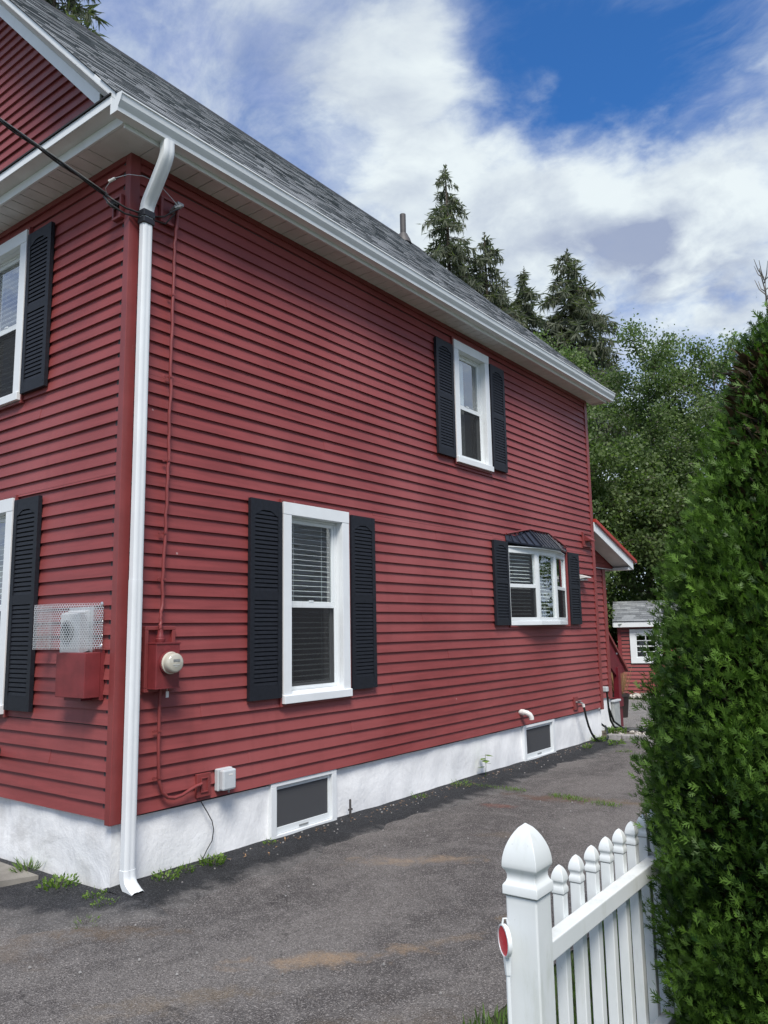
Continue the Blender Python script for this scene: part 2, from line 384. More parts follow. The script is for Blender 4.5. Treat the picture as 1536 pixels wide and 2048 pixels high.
def mat_asphalt(name, base, light, dark, sand=True, fade=None):
    m, t, b = newmat(name); co = geoco(t)
    agg = N('ShaderNodeTexVoronoi', t); agg.inputs['Scale'].default_value = 135; LK(co, agg.inputs['Vector'], t)
    ag2 = N('ShaderNodeTexVoronoi', t); ag2.inputs['Scale'].default_value = 300; LK(co, ag2.inputs['Vector'], t)
    s1 = N('ShaderNodeSeparateXYZ', t); LK(agg.outputs['Color'], s1.inputs[0], t)
    s2 = N('ShaderNodeSeparateXYZ', t); LK(ag2.outputs['Color'], s2.inputs[0], t)
    big = NOISE(VM('MULTIPLY', co, (1.3, .55, 1), t), .75, 6, .6, .5, t); mid = NOISE(co, 5, 7, .65, .3, t)
    c = MIXC(MAPR(big, .41, .60, 0, 1, t), dark, base, t)
    c = MIXC(MAPR(mid, .42, .72, 0, .65, t), c, light, t)
    c = MIXC(MAPR(s1.outputs[0], .72, .98, 0, .50, t), c, tuple(x*2.1+.02 for x in light), t)
    c = MIXC(MAPR(s1.outputs[1], .72, .98, 0, .55, t), c, tuple(x*.35 for x in dark), t)
    c = MIXC(MAPR(s2.outputs[0], .80, 1.0, 0, .42, t), c, tuple(x*2.6+.02 for x in light), t)
    c = MIXC(MAPR(s2.outputs[1], .75, 1.0, 0, .45, t), c, tuple(x*.3 for x in dark), t)
    if sand:
        # washed-in sand, rust and silt stains lying on the paving
        for (x, y, rx, ry, an, col, am) in [(1.30, 1.92, .55, .13, 40, (.32, .24, .165), .8), (1.95, .10, .50, .10, 48, (.33, .235, .15), .85), (2.35, .70, .22, .07, 60, (.33, .25, .17), .4),
                                            (2.5, 1.35, .2, .06, 70, (.31, .23, .15), .6), (.55, -.42, .5, .13, 30, (.16, .115, .075), .7), (.15, -.95, .5, .2, 20, (.16, .12, .085), .5),
                                            (1.15, 4.55, .6, .16, 5, (.14, .075, .05), .8), (.9, 4.0, .18, .09, 20, (.20, .06, .035), .8), (1.9, 4.75, .8, .12, 5, (.17, .12, .07), .7),
                                            (1.5, 3.0, .3, .12, 30, (.17, .13, .09), .45), (2.7, -.4, .45, .3, 60, (.15, .115, .08), .5), (1.7, -.7, .5, .12, 50, (.2, .15, .09), .5)]:
            mp = N('ShaderNodeMapping', t); mp.vector_type = 'TEXTURE'; LK(co, mp.inputs[0], t)
            mp.inputs['Location'].default_value = (x, y, 0); mp.inputs['Rotation'].default_value = (0, 0, R(an)); mp.inputs['Scale'].default_value = (rx, ry, 10)
            dist = VM('LENGTH', mp.outputs[0], None, t)
            w = MATH('ADD', dist, MATH('MULTIPLY_ADD', mid, 4.4, -2.2, t), None, t)
            c = MIXC(MATH('MULTIPLY', MAPR(w, 1.25, -.1, 0, am, t), MAPR(s1.outputs[2], .0, .9, .55, 1.0, t), None, t), c, col, t)
        wv = NOISE(co, 2.2, 5, .6, 0, t)
        vc = N('ShaderNodeTexVoronoi', t); vc.feature = 'DISTANCE_TO_EDGE'; vc.inputs['Scale'].default_value = .85
        nz = N('ShaderNodeTexNoise', t); nz.inputs['Scale'].default_value = 3.0; nz.inputs['Detail'].default_value = 6; LK(co, nz.inputs['Vector'], t)
        LK(VM('ADD', co, VM('SCALE', nz.outputs['Color'], None, t, scale=.45), t), vc.inputs['Vector'], t)
        crk = MATH('MULTIPLY', MAPR(vc.outputs['Distance'], .007, .001, 0, 1, t), MAPR(wv, .48, .62, 0, .5, t), None, t)
        c = MIXC(crk, c, (.012, .011, .011), t)
    if fade:
        sx_ = N('ShaderNodeSeparateXYZ', t); LK(co, sx_.inputs[0], t)
        w = MATH('ADD', VM('DOT_PRODUCT', co, fade[0], t), MATH('MULTIPLY_ADD', mid, .50, -.25, t), None, t)
        worn = MIXC(MAPR(mid, .3, .7, 0, 1, t), (.085, .080, .077), (.150, .142, .137), t)
        worn = MIXC(MAPR(s1.outputs[0], .70, .98, 0, .6, t), worn, (.30, .29, .28), t)
        c = MIXC(MAPR(w, fade[1], fade[2], 0, .92, t), c, worn, t)
    LK(c, b.inputs['Base Color'], t); setp(b, Roughness=.88); b.inputs['Specular IOR Level'].default_value = .35
    h = MATH('ADD', MATH('MULTIPLY', agg.outputs['Distance'], 1.0, None, t), MATH('MULTIPLY', mid, 1.4, None, t), None, t)
    bump(t, b, h, .8, .012)
    return m
M['asphalt'] = mat_asphalt('worn_asphalt', (.148, .137, .129), (.190, .177, .168), (.074, .068, .066))
M['newasphalt'] = mat_asphalt('black_asphalt', (.020, .021, .024), (.036, .037, .041), (.013, .014, .016), False, ((1, 0, 0), .34, .56))
M['newasphalt2'] = mat_asphalt('black_front_asphalt', (.028, .029, .033), (.055, .056, .060), (.017, .018, .021), False, ((.55, -1, 0), .22, .50))
M['backpave'] = mat_asphalt('grey_pavement', (.20, .19, .18), (.27, .26, .25), (.14, .13, .125), False)
def mat_soil(name, a, bb, scale=3):
    m, t, b = newmat(name); co = geoco(t); n = NOISE(co, scale, 8, .65, .4, t); n2 = NOISE(co, 60, 4, .7, 0, t)
    c = MIXC(MAPR(n, .35, .65, 0, 1, t), a, bb, t); c = MIXC(MAPR(n2, .4, .8, 0, .6, t), c, tuple(x*1.9 for x in bb), t)
    LK(c, b.inputs['Base Color'], t); setp(b, Roughness=.95); bump(t, b, n2, .8, .02); return m
M['soil'] = mat_soil('lawn_soil', (.035, .045, .018), (.055, .065, .025))
M['dirt'] = mat_soil('pebbly_dirt', (.06, .05, .035), (.12, .10, .075), 8)
M['far'] = mat_soil('far_grass', (.05, .075, .025), (.075, .10, .035), .4)

# ================================================================== the ground
structure('ground', MB().add([(-400, -400, -.03), (400, -400, -.03), (400, 600, -.03), (-400, 600, -.03)], [(0, 1, 2, 3)]), M['far'])
def grid(x0, x1, y0, y1, nx, ny, zf):
    mb = MB(); vs = []; fs = []
    for j in range(ny+1):
        for i in range(nx+1):
            x = x0+(x1-x0)*i/nx; y = y0+(y1-y0)*j/ny; vs.append((x, y, zf(x, y)))
    for j in range(ny):
        for i in range(nx):
            a = j*(nx+1)+i; fs.append((a, a+1, a+nx+2, a+nx+1))
    return mb.add(vs, fs)
def wob(x, y, s=1.0):
    return .008*s*(math.sin(x*1.9+y*.7)+math.sin(y*1.3-x*.6+1.1)+.6*math.sin(x*4.1+y*2.9))
structure('driveway', grid(-9, 3.02, -14, 9.2, 90, 150, lambda x, y: -.004+.45*wob(x, y) if not (x < -.06 and y > .05) else -.02), M['asphalt'], smooth=60)
# black patching laid against the side wall, thin and ragged at its outer edge
def patch():
    mb = MB(); n = 150; vs = []; fs = []; k = 7
    for j in range(n+1):
        y = .0+9.05*j/n
        w = .58+.10*math.sin(y*1.7)+.05*math.sin(y*5.3+1)+.03*math.sin(y*13.1)
        if y < .6: w += .12*(0.6-y)
        for i in range(k+1):
            f = i/k; x = -.06+w*f
            vs.append((x, y, .004+.45*wob(x, y)+.034*(1-f)**1.5+(.004*math.sin(y*9+i) if 0 < i < k else 0)-(.012 if i == k else 0)-(.05*max(0, 1-y/.14)*max(0, f-.25))))
    for j in range(n):
        for i in range(k):
            a = j*(k+1)+i; fs.append((a, a+1, a+k+2, a+k+1))
    return mb.add(vs, fs)
structure('asphalt_patch', patch(), M['newasphalt'], smooth=60)
def front_z(x, y):
    e = (x-.15)*.55+2.2*max(0, x-.42)-y-.50+.06*math.sin(x*9+y*4)+.04*math.sin(x*23-y*11)
    return .006+.45*wob(x, y)+.02*max(0, 1+y/.3)-min(.04, max(0, e)*.10)
mb = grid(-3.4, .70, -1.1, .012, 120, 50, front_z)
structure('front_asphalt_patch', mb, M['newasphalt2'], smooth=60)
slab = MB().ext([(-3.3, -.30, -.05), (-.86, -.42, -.05), (-.72, -.10, -.05), (-3.3, -.02, -.05)], (0, 0, .10))
structure('concrete_path', slab, M['concrete'])
structure('lawn', grid(3.0, 40, -14, 60, 40, 60, lambda x, y: .0+.02*math.sin(x*1.3+y*.7)), M['soil'])
structure('back_pavement', MB().add([(-9, 10.0, -.012), (8, 10.0, -.012), (8, 16.1, -.012), (-9, 16.1, -.012)], [(0, 1, 2, 3)]), M['backpave'])
structure('gravel_bed', grid(-.4, 2.9, 9.15, 10.2, 24, 12, lambda x, y: .05*max(0, 1-abs(y-9.6)/.6)+.006*math.sin(x*17+y*9)), M['dirt'], smooth=60)

# ================================================================== the house
HL = 9.12            # length of the side wall
ZB = 0.50            # bottom of siding
ZS = 5.63            # soffit level
E_ = 0.1066          # siding exposure
SIDE = R(90)         # frame of the side wall: local x runs along the wall, local -y points outwards
house = thing('house', 'two storey red clapboard house with black shutters and grey shingle roof', 'house')

def cut(u0, u1, z0, z1, holes):
    """rectangles of [u0,u1]x[z0,z1] left after removing the holes"""
    us = sorted({u0, u1} | {min(max(h[0], u0), u1) for h in holes} | {min(max(h[1], u0), u1) for h in holes})
    zs = sorted({z0, z1} | {min(max(h[2], z0), z1) for h in holes} | {min(max(h[3], z0), z1) for h in holes})
    out = []
    for i in range(len(us)-1):
        for j in range(len(zs)-1):
            a, b, c, e = us[i], us[i+1], zs[j], zs[j+1]
            if b-a < 1e-6 or e-c < 1e-6: continue
            if any(h[0] < (a+b)/2 < h[1] and h[2] < (c+e)/2 < h[3] for h in holes): continue
            out.append((a, b, c, e))
    return out
def slab_wall(u0, u1, z0, z1, holes, v0, v1):
    mb = MB()
    for (a, b, c, e) in cut(u0, u1, z0, z1, holes): mb.box(a, v0, c, b, v1, e)
    return mb
BV = 0.028           # backing plane, boards stand out from it
def boards(parent, u0, u1, z0, z1, holes, e=E_, lip=.0225, v=BV, mat=None, half=None):
    k = 0; z = z0; mat = mat or M['siding']
    def pv(zz, zb): f = min(1, (zz-zb)/e); return v-(lip-(lip-.002)*f)
    while z < z1-.005:
        zt = min(z+e, z1)
        segs = {}
        if half:          # gable triangle: half(z) gives left/right ends
            (a0, a1), (b0, b1) = half(z), half(zt)
            if a1-a0 < .05: break
            rects = None
            poly = [(a0, v-lip, z), (a1, v-lip, z), (b1, v-.002, zt), (b0, v-.002, zt), (a0, v, z), (a1, v, z)]
            mb = MB().add(poly, [(0, 1, 2, 3), (4, 5, 1, 0)])
            part('siding_board', mb, mat, parent)
        else:
            merged = []
            for q in sorted(cut(u0, u1, z, zt, holes), key=lambda q: (q[2], q[3], q[0])):
                if merged and abs(merged[-1][1]-q[0]) < 1e-6 and merged[-1][2:] == q[2:]: merged[-1] = (merged[-1][0], q[1], q[2], q[3])
                else: merged.append(q)
            # full-height pieces and slivers beside openings
            for (a, b, c, f) in merged:
                if f-c < .012: continue
                cuts = [a]; pz_ = a+((k*1.37+.9) % 3.0)+.6
                while pz_ < b-.5: cuts.append(pz_); pz_ += 3.66
                cuts.append(b)
                if len(cuts) > 2:
                    for qi in range(len(cuts)-1):
                        ca, cb = cuts[qi], cuts[qi+1]; ov = .0014*(qi % 2)+.0012*math.sin(k*1.9+qi*2.7)
                        dz_ = .0012*math.sin(k*3.1+qi); o0, o1 = pv(c, z)-ov, pv(f, z)-ov*.6
                        mb = MB().add([(ca, o0, c+dz_), (cb, o0, c-dz_), (cb, o1, f), (ca, o1, f), (ca, v, c), (cb, v, c), (ca, v, f), (cb, v, f)],
                                      [(0, 1, 2, 3), (4, 5, 1, 0), (4, 0, 3, 6), (1, 5, 7, 2)])
                        part('siding_board', mb, mat, parent)
                    continue
                j = .0012*math.sin(k*2.3+a)
                o0, o1 = pv(c, z)-j, pv(f, z)
                mb = MB().add([(a, o0, c), (b, o0, c), (b, o1, f), (a, o1, f), (a, v, c), (b, v, c), (a, v, f), (b, v, f)],
                              [(0, 1, 2, 3), (4, 5, 1, 0), (4, 0, 3, 6), (1, 5, 7, 2)])
                part('siding_board', mb, mat, parent)
        z += e; k += 1

J = .024
W1 = (1.715, 2.655, 1.165, 2.99); W2 = (4.805, 5.69, 3.865, 5.475); BAY = (6.06, 7.95, 1.83, 2.955)
F1 = (-2.465, -1.525, 1.165, 2.99); F2 = (-2.465, -1.525, 3.865, 5.475)
def grow(h, g): return (h[0]-g, h[1]+g, h[2]-g, h[3]+g)
def inner(h): return (h[0]+.105, h[1]-.105, h[2]+.10, h[3]-.115)
# side wall
wall_side = part('wall', slab_wall(.02, HL-.02, ZB+.002, ZS+.25, [grow(inner(W1), .02), grow(inner(W2), .02), BAY], BV+.001, .118), M['room'], house, rz=SIDE)
wall_side['label'] = 'long red side wall above the driveway'
plates = [(.235, .515, 1.375, 1.86), (.765, .905, .525, .703)]
boards(wall_side, .092, HL-.085, ZB, ZS-.02, [grow(W1, J), grow(W2, J), grow(BAY, J)])
wall_front = part('wall', slab_wall(-7.18, -.125, ZB+.002, ZS+.25, [grow(inner(F1), .02), grow(inner(F2), .02)], BV+.001, .118), M['room'], house)
wall_front['label'] = 'red front wall round the corner'
boards(wall_front, -7.1, -.066, ZB, ZS-.02, [grow(F1, J), grow(F2, J)], e=.1085)
# gable above the front cornice
gab = MB().ext([(-7.05, .03, 5.9), (-.15, .03, 5.9), (-3.6, .03, 9.4)], (0, .1, 0))
wall_gable = part('wall', gab, M['room'], house); wall_gable['label'] = 'red gable wall above the front cornice'
boards(wall_gable, 0, 0, 5.88, 9.45, [], e=.1085, half=lambda z: (-3.6-(9.56-z), -3.6+(9.56-z)))
# rear and far walls
part('wall', MB().box(-7.18, HL-.02, ZB, -.13, HL-.12, ZS+.25), M['redpaint'], house)
part('wall', MB().box(-7.2, .125, ZB, -7.08, HL-.13, ZS+.25), M['redpaint'], house)
part('wall', MB().ext([(-7.05, HL-.03, 5.9), (-.15, HL-.03, 5.9), (-3.6, HL-.03, 9.4)], (0, -.08, 0)), M['redpaint'], house)
part('floor_slab', MB().box(-7.05, .13, 3.15, -.13, HL-.13, 3.35), M['room'], house)
# corner posts
def lpost(mb, ca, cb, z0, z1, t=.022):   # outside-corner trim at the origin of two walls
    mb.ext([(0, 0, z0), (0, cb, z0), (-t, cb, z0), (-t, t, z0), (-ca, t, z0), (-ca, 0, z0)], (0, 0, z1-z0)); return mb
part('corner_post', lpost(MB(), .068, .094, ZB-.035, ZS-.001), M['redtrim'], house, bevel=.004)
mb = MB().box(-.024, HL-.088, ZB-.035, .0, HL+.012, ZS-.001)
part('corner_post', mb, M['redtrim'], house, bevel=.004)
# starter and frieze trim
part('frieze_trim', MB().box(.096, .0, ZS-.05, HL-.09, .02, ZS-.001), M['redtrim'], house, rz=SIDE)
part('frieze_trim', MB().box(-7.1, -.0, ZS-.05, -.07, .02, ZS-.001), M['redtrim'], house)

# foundation, hand parged: uneven faces
def rough_face(u0, u1, z0, z1, holes, v, seed, amp=.010, step=.07):
    vs = []; fs = []; idx = {}
    nu = max(2, int((u1-u0)/step)); nz = max(2, int((z1-z0)/step))
    us = [u0+(u1-u0)*i/nu for i in range(nu+1)]; zs = [z0+(z1-z0)*j/nz for j in range(nz+1)]
    for h in holes:
        for a in (h[0], h[1]):
            i = min(range(len(us)), key=lambda q: abs(us[q]-a)); us[i] = a
        for a in (h[2], h[3]):
            if z0 < a < z1:
                j = min(range(len(zs)), key=lambda q: abs(zs[q]-a)); zs[j] = a
    for j, z in enumerate(zs):
        for i, u in enumerate(us):
            w = amp*(math.sin(u*5.1+seed)+math.sin(z*11+u*2.3+seed*2)+.7*math.sin(u*13.7-z*7))/2*min(1, (u-u0)/.15, (u1-u)/.15)
            vs.append((u, v+w, z))
    n = len(us)
    for j in range(len(zs)-1):
        for i in range(n-1):
            uc, zc_ = (us[i]+us[i+1])/2, (zs[j]+zs[j+1])/2
            if any(h[0] < uc < h[1] and h[2] < zc_ < h[3] for h in holes): continue
            a = j*n+i; fs.append((a, a+1, a+n+1, a+n))
    return MB().add(vs, fs)
B1 = (1.615, 2.46, .035, .485); B2 = (6.35, 7.28, .03, .48)
part('foundation', rough_face(.045, HL-.03, -.15, ZB+.01, [B1, B2], .045, 1.0), M['parge'], house, rz=SIDE, smooth=60)
fo = part('foundation', rough_face(-7.1, -.045, -.15, ZB+.01, [], .045, 4.0, .014), M['pargefront'], house, smooth=60)
fo['label'] = 'stained white foundation under the front wall'
part('foundation_core', slab_wall(.13, HL-.04, -.2, ZB, [B1, B2], .075, .2), M['room'], house, rz=SIDE)
part('foundation_core', MB().box(-7.1, .075, -.2, -.21, .2, ZB), M['room'], house)
part('foundation_floor', MB().box(-7.1, .2, ZB-.04, -.2, HL-.1, ZB-.005), M['room'], house)

def ring(mb, u0, u1, z0, z1, v0, v1, w, wt=None, wb=None):
    wt = w if wt is None else wt; wb = w if wb is None else wb
    mb.box(u0, v0, z1-wt, u1, v1, z1); mb.box(u0, v0, z0, u1, v1, z0+wb)
    mb.box(u0, v0, z0+wb, u0+w, v1, z1-wt); mb.box(u1-w, v0, z0+wb, u1, v1, z1-wt); return mb

slat_cache = {}
def blind(parent, u0, u1, z0, z1, v, pitch=.050, tilt=15):
    key = (round(u1-u0, 3), tilt)
    if key not in slat_cache:
        w = (u1-u0)/2; a = R(tilt); c, s_ = math.cos(a)*.019, math.sin(a)*.019
        slat_cache[key] = MB().add([(-w, -c, -s_), (w, -c, -s_), (w, 0, .0025), (-w, 0, .0025), (w, c, s_), (-w, c, s_)], [(0, 1, 2, 3), (3, 2, 4, 5)]).mesh('blind_slat', M['blind'])
    z = z1-.03
    while z > z0:
        link('blind_slat', slat_cache[key], parent, ((u0+u1)/2, v, z)); z -= pitch
    cd = MB()
    for f in (.2, .8): cd.tube([(u0+(u1-u0)*f, v-.024, z0), (u0+(u1-u0)*f, v-.024, z1)], .0018, 5)
    part('blind_cord', cd, M['blind'], parent)
def pane(parent, a, b, c, e, v): return part('pane', MB().add([(a, v, c), (b, v, c), (b, v, e), (a, v, e)], [(0, 1, 2, 3)]), M['glass'], parent)
def window(rz, h, label, blinds=True, mid=.49):
    u0, u1, z0, z1 = h; iu0, iu1, iz0, iz1 = inner(h)
    mb = MB()
    mb.box(u0, -.028, z1-.115, u1, .02, z1)                        # head casing
    mb.box(u0, -.026, z0+.075, iu0, .02, z1-.1165); mb.box(iu1, -.026, z0+.075, u1, .02, z1-.1165)
    w = part('window', mb, M['white'], house, rz=rz, bevel=.003); w['label'] = label
    part('sill', MB().ext([(u0-.004, -.045, z0), (u0-.004, -.045, z0+.07), (u0-.004, .06, z0+.1), (u0-.004, .06, z0)], (u1-u0+.008, 0, 0)), M['white'], w, bevel=.003)
    jb = MB(); jb.box(iu0-.012, .021, iz0-.02, iu0, .12, iz1+.012); jb.box(iu1, .021, iz0-.02, iu1+.012, .12, iz1+.012); jb.box(iu0, .021, iz1, iu1, .12, iz1+.012); jb.box(iu0, .062, iz0-.02, iu1, .12, iz0)
    part('jamb', jb, M['white'], w)
    part('frame', ring(MB(), iu0+.001, iu1-.001, iz0+.001, iz1-.001, .062, .118, .022), M['vinyl'], w, bevel=.002)
    zm = iz0+(iz1-iz0)*mid
    s1 = part('sash', ring(MB(), iu0+.024, iu1-.024, zm-.015, iz1-.024, .070, .092, .034, None, .04), M['vinyl'], w, bevel=.003)
    s2 = part('sash', ring(MB(), iu0+.024, iu1-.024, iz0+.024, zm+.02, .094, .114, .036), M['vinyl'], w, bevel=.003)
    pane(w, iu0+.05, iu1-.05, zm, iz1-.05, .081)
    pane(w, iu0+.05, iu1-.05, iz0+.05, zm, .104)
    part('screen_frame', ring(MB(), iu0+.023, iu1-.023, iz0+.023, zm-.016, .064, .072, .014), M['vinyl'], w)
    part('insect_screen', MB().add([(iu0+.035, .068, iz0+.035), (iu1-.035, .068, iz0+.035), (iu1-.035, .068, zm-.03), (iu0+.035, .068, zm-.03)], [(0, 1, 2, 3)]), M['screen'], w)
    part('lock', MB().box((iu0+iu1)/2-.03, .066, zm+.026, (iu0+iu1)/2+.03, .07, zm+.04), M['vinyl'], w)
    part('channel_trim', ring(MB(), u0-J, u1+J, z0-J, z1+J, -.012, .021, J-.006), M['redtrim'], w)
    if blinds: blind(w, iu0+.03, iu1-.03, iz0+.02, iz1-.01, .138)
    return w
window(SIDE, W1, 'tall white sash window of the side wall, ground floor')
w2 = window(SIDE, W2, 'white sash window under the eave', blinds=False)
window(0, F1, 'ground floor sash window of the front wall'); window(0, F2, 'upper sash window of the front wall')
iw = inner(W2)          # lace curtain behind the upper window
cur = MB(); cv = []; cf = []
nc = 60
for i in range(nc+1):
    u = iw[0]+.02+(iw[1]-iw[0]-.30)*i/nc
    for z in (iw[2]-.02, iw[3]-.05): cv.append((u, .16+.018*math.sin(i*1.1), z))
for i in range(nc): cf.append((2*i, 2*i+2, 2*i+3, 2*i+1))
part('curtain', cur.add(cv, cf), M['blind'], w2, smooth=60)

# louvred shutters
def shutter_meshes(w, h):
    t = .034; st = .052
    zs = [(.066*h, .489*h), (.533*h, .945*h)]
    mb = MB()
    mb.box(0, -t, 0, st, 0, h); mb.box(w-st, -t, 0, w, 0, h)
    mb.box(st, -t+.001, 0, w-st, 0, zs[0][0]); mb.box(st, -t+.001, zs[0][1], w-st, 0, zs[1][0])
    # top rail with a swept lower edge
    top = zs[1][1]; n = 14; prev = None
    for i in range(n+1):
        f = i/n; x = st+(w-2*st)*f; g = abs(2*f-1)
        zz = top-.045*(1-(math.cos(math.pi*min(1, (1-g)*1.4)*1.0)*-.5+.5)) if True else top
        if prev: mb.ext([(prev[0], -t+.001, prev[1]), (x, -t+.001, zz), (x, -t+.001, h), (prev[0], -t+.001, h)], (0, t-.001, 0))
        prev = (x, zz)
    mb.box(st, -.006, zs[0][0], w-st, 0, top)
    fr = mb.mesh('shutter', M['shutter'])
    pz = .0365
    sl = MB().ext([(st+.001, -t+.004, 0), (st+.001, -t+.007, .026), (st+.001, -.010, .034), (st+.001, -.010, .012)], (w-2*st-.002, 0, 0)).mesh('slat', M['shutter'])
    zlist = []
    for a, b in zs:
        n = int((b-a)/pz); p = (b-a)/n
        zlist += [a+p*i+.001 for i in range(n)]
    return fr, sl, zlist
sh_cache = {}
def shutter(rz, u0, z0, h, label, w=.392):
    key = (w, h)
    if key not in sh_cache: sh_cache[key] = shutter_meshes(w, h)
    fr, sl, zl = sh_cache[key]
    c, s_ = math.cos(rz), math.sin(rz); v = .001
    o = link('shutter', fr, house, (u0*c-v*s_, u0*s_+v*c, z0), (0, 0, rz)); o['label'] = label
    for z in zl: link('slat', sl, o, (0, 0, z))
    mbs = MB()
    for uu_ in (.026, w-.026):
        for zz in (.05, h-.05): mbs.lathe([(.004, 0), (.004, .002)], (uu_, -.0365, zz), 6, 'Y')
    part('screw', mbs, M['shutter'], o)
shutter(SIDE, 1.297, 1.222, 1.755, 'black louvred shutter left of the tall side window'); shutter(SIDE, 2.682, 1.222, 1.745, 'black louvred shutter right of the tall side window')
shutter(SIDE, 4.372, 3.905, 1.47, 'black shutter left of the window under the eave'); shutter(SIDE, 5.715, 3.915, 1.47, 'black shutter right of the window under the eave')
shutter(SIDE, 5.632, 1.833, 1.12, 'short black shutter left of the bow window'); shutter(SIDE, 7.975, 1.833, 1.11, 'short black shutter right of the bow window')
shutter(0, -1.485, 1.205, 1.755, 'black shutter right of the front ground floor window'); shutter(0, -2.90, 1.205, 1.755, 'black shutter left of the front ground floor window')
shutter(0, -1.49, 3.91, 1.49, 'black shutter right of the front upper window'); shutter(0, -2.90, 3.91, 1.49, 'black shutter left of the front upper window')

# bow window with a black metal roof
u0, u1, z0, z1 = BAY; p_ = .115; ua, ub = 6.715, 7.315
bw = part('bow_window', MB().ext([(u0, .02, z0), (ua, -p_-.03, z0), (ub, -p_-.03, z0), (u1, .02, z0)], (0, 0, .055)), M['white'], house, rz=SIDE, bevel=.004)
bw['label'] = 'three panel white bow window under a small black roof'
part('head', MB().ext([(u0, .02, z1-.085), (ua, -p_-.01, z1-.085), (ub, -p_-.01, z1-.085), (u1, .02, z1-.085)], (0, 0, .024)), M['white'], bw)
pts = [(u0, .02), (ua, -p_), (ub, -p_), (u1, .02)]
def on(a, b, f, off): # point on a bow panel; off = inward distance
    du, dv = b[0]-a[0], b[1]-a[1]; L = math.hypot(du, dv)
    return (a[0]+du*f-dv/L*off, a[1]+dv*f+du/L*off)
def panelbox(mb, a, b, f0, f1, o0, o1, za, zb):
    q = [on(a, b, f0, o0), on(a, b, f1, o0), on(a, b, f1, o1), on(a, b, f0, o1)]
    mb.ext([(x, y, za) for x, y in q], (0, 0, zb-za)); return mb
for i in range(3):
    a, b = pts[i], pts[i+1]; za, zb = z0+.056, z1-.086
    mb = MB(); L = math.hypot(b[0]-a[0], b[1]-a[1]); k = .055/L
    panelbox(mb, a, b, 0.002, k, 0, .05, za, zb); panelbox(mb, a, b, 1-k, .998, 0, .05, za, zb)
    panelbox(mb, a, b, k, 1-k, 0, .05, za, za+.05); panelbox(mb, a, b, k, 1-k, 0, .05, zb-.05, zb)
    if i != 1: zm = za+.49*(zb-za); panelbox(mb, a, b, k, 1-k, .004, .04, zm-.025, zm+.025)
    sx = part('sash', mb, M['vinyl'], bw, bevel=.003)
    g0, g1 = on(a, b, k, .027), on(a, b, 1-k, .027); part('pane', MB().add([(g0[0], g0[1], za+.05), (g1[0], g1[1], za+.05), (g1[0], g1[1], zb-.05), (g0[0], g0[1], zb-.05)], [(0, 1, 2, 3)]), M['glass'], bw)
    if i != 1:
        q0, q1 = on(a, b, k, .012), on(a, b, 1-k, .012)
        part('insect_screen', MB().add([(q0[0], q0[1], za+.05), (q1[0], q1[1], za+.05), (q1[0], q1[1], zm-.026), (q0[0], q0[1], zm-.026)], [(0, 1, 2, 3)]), M['screen'], bw)
    nsl = 0; z = zb-.04
    while z > za+.03:
        m0, m1 = on(a, b, k+.01, .085), on(a, b, 1-k-.01, .085); n0, n1 = on(a, b, k+.01, .12), on(a, b, 1-k-.01, .12)
        t_ = .016
        part('blind_slat', MB().add([(m0[0], m0[1], z), (m1[0], m1[1], z), (n1[0], n1[1], z+t_), (n0[0], n0[1], z+t_)], [(0, 1, 2, 3)]), M['blind'], bw); z -= .05
part('soffit', MB().ext([(u0-.03, .021, z1-.06), (ua-.02, -p_-.075, z1-.06), (ub+.02, -p_-.075, z1-.06), (u1+.03, .021, z1-.06)], (0, 0, .012)), M['white'], bw)
# roof facets with ribs
ev = [(u0-.035, .0, z1+.02), (ua-.02, -p_-.09, z1-.025), (ub+.02, -p_-.09, z1-.025), (u1+.035, .0, z1-.01)]
ap = [(u0-.02, .018, z1+.10), (ua+.03, .018, z1+.225), (ub+.02, .018, z1+.225), (u1+.03, .018, z1+.055)]
rf = MB()
for i in range(3): rf.add([ev[i], ev[i+1], ap[i+1], ap[i]], [(0, 1, 2, 3)])
rf.add([(x, y, z-.022) for x, y, z in ev]+ev, [(0, 1, 5, 4), (1, 2, 6, 5), (2, 3, 7, 6)])
br = part('roof', rf, M['blackroof'], bw)
for i in range(3):
    n = (5, 6, 5)[i]
    for k in range(n+1):
        f = k/n; A = Vector(ev[i]).lerp(Vector(ev[i+1]), f); B = Vector(ap[i]).lerp(Vector(ap[i+1]), f)
        part('roof_rib', MB().tube([A+Vector((0, -.004, .002)), B+Vector((0, -.004, .002))], .008, 6), M['blackroof'], bw)
for i in (1, 2): part('hip_cap', MB().tube([Vector(ev[i])+Vector((0, -.004, .006)), Vector(ap[i])+Vector((0, -.006, .006))], .011, 6), M['blackroof'], bw)
part('roof_flashing', MB().tube([(a[0], -.004, a[2]+.012) for a in ap], .012, 6), M['redtrim'], bw)
part('channel_trim', MB().box(u0-J, -.012, z0-J, u1+J, .021, z0-.005).box(u0-J, -.012, z0-.004, u0-.006, .021, z1).box(u1+.006, -.012, z0-.004, u1+J, .021, z1), M['redtrim'], bw)

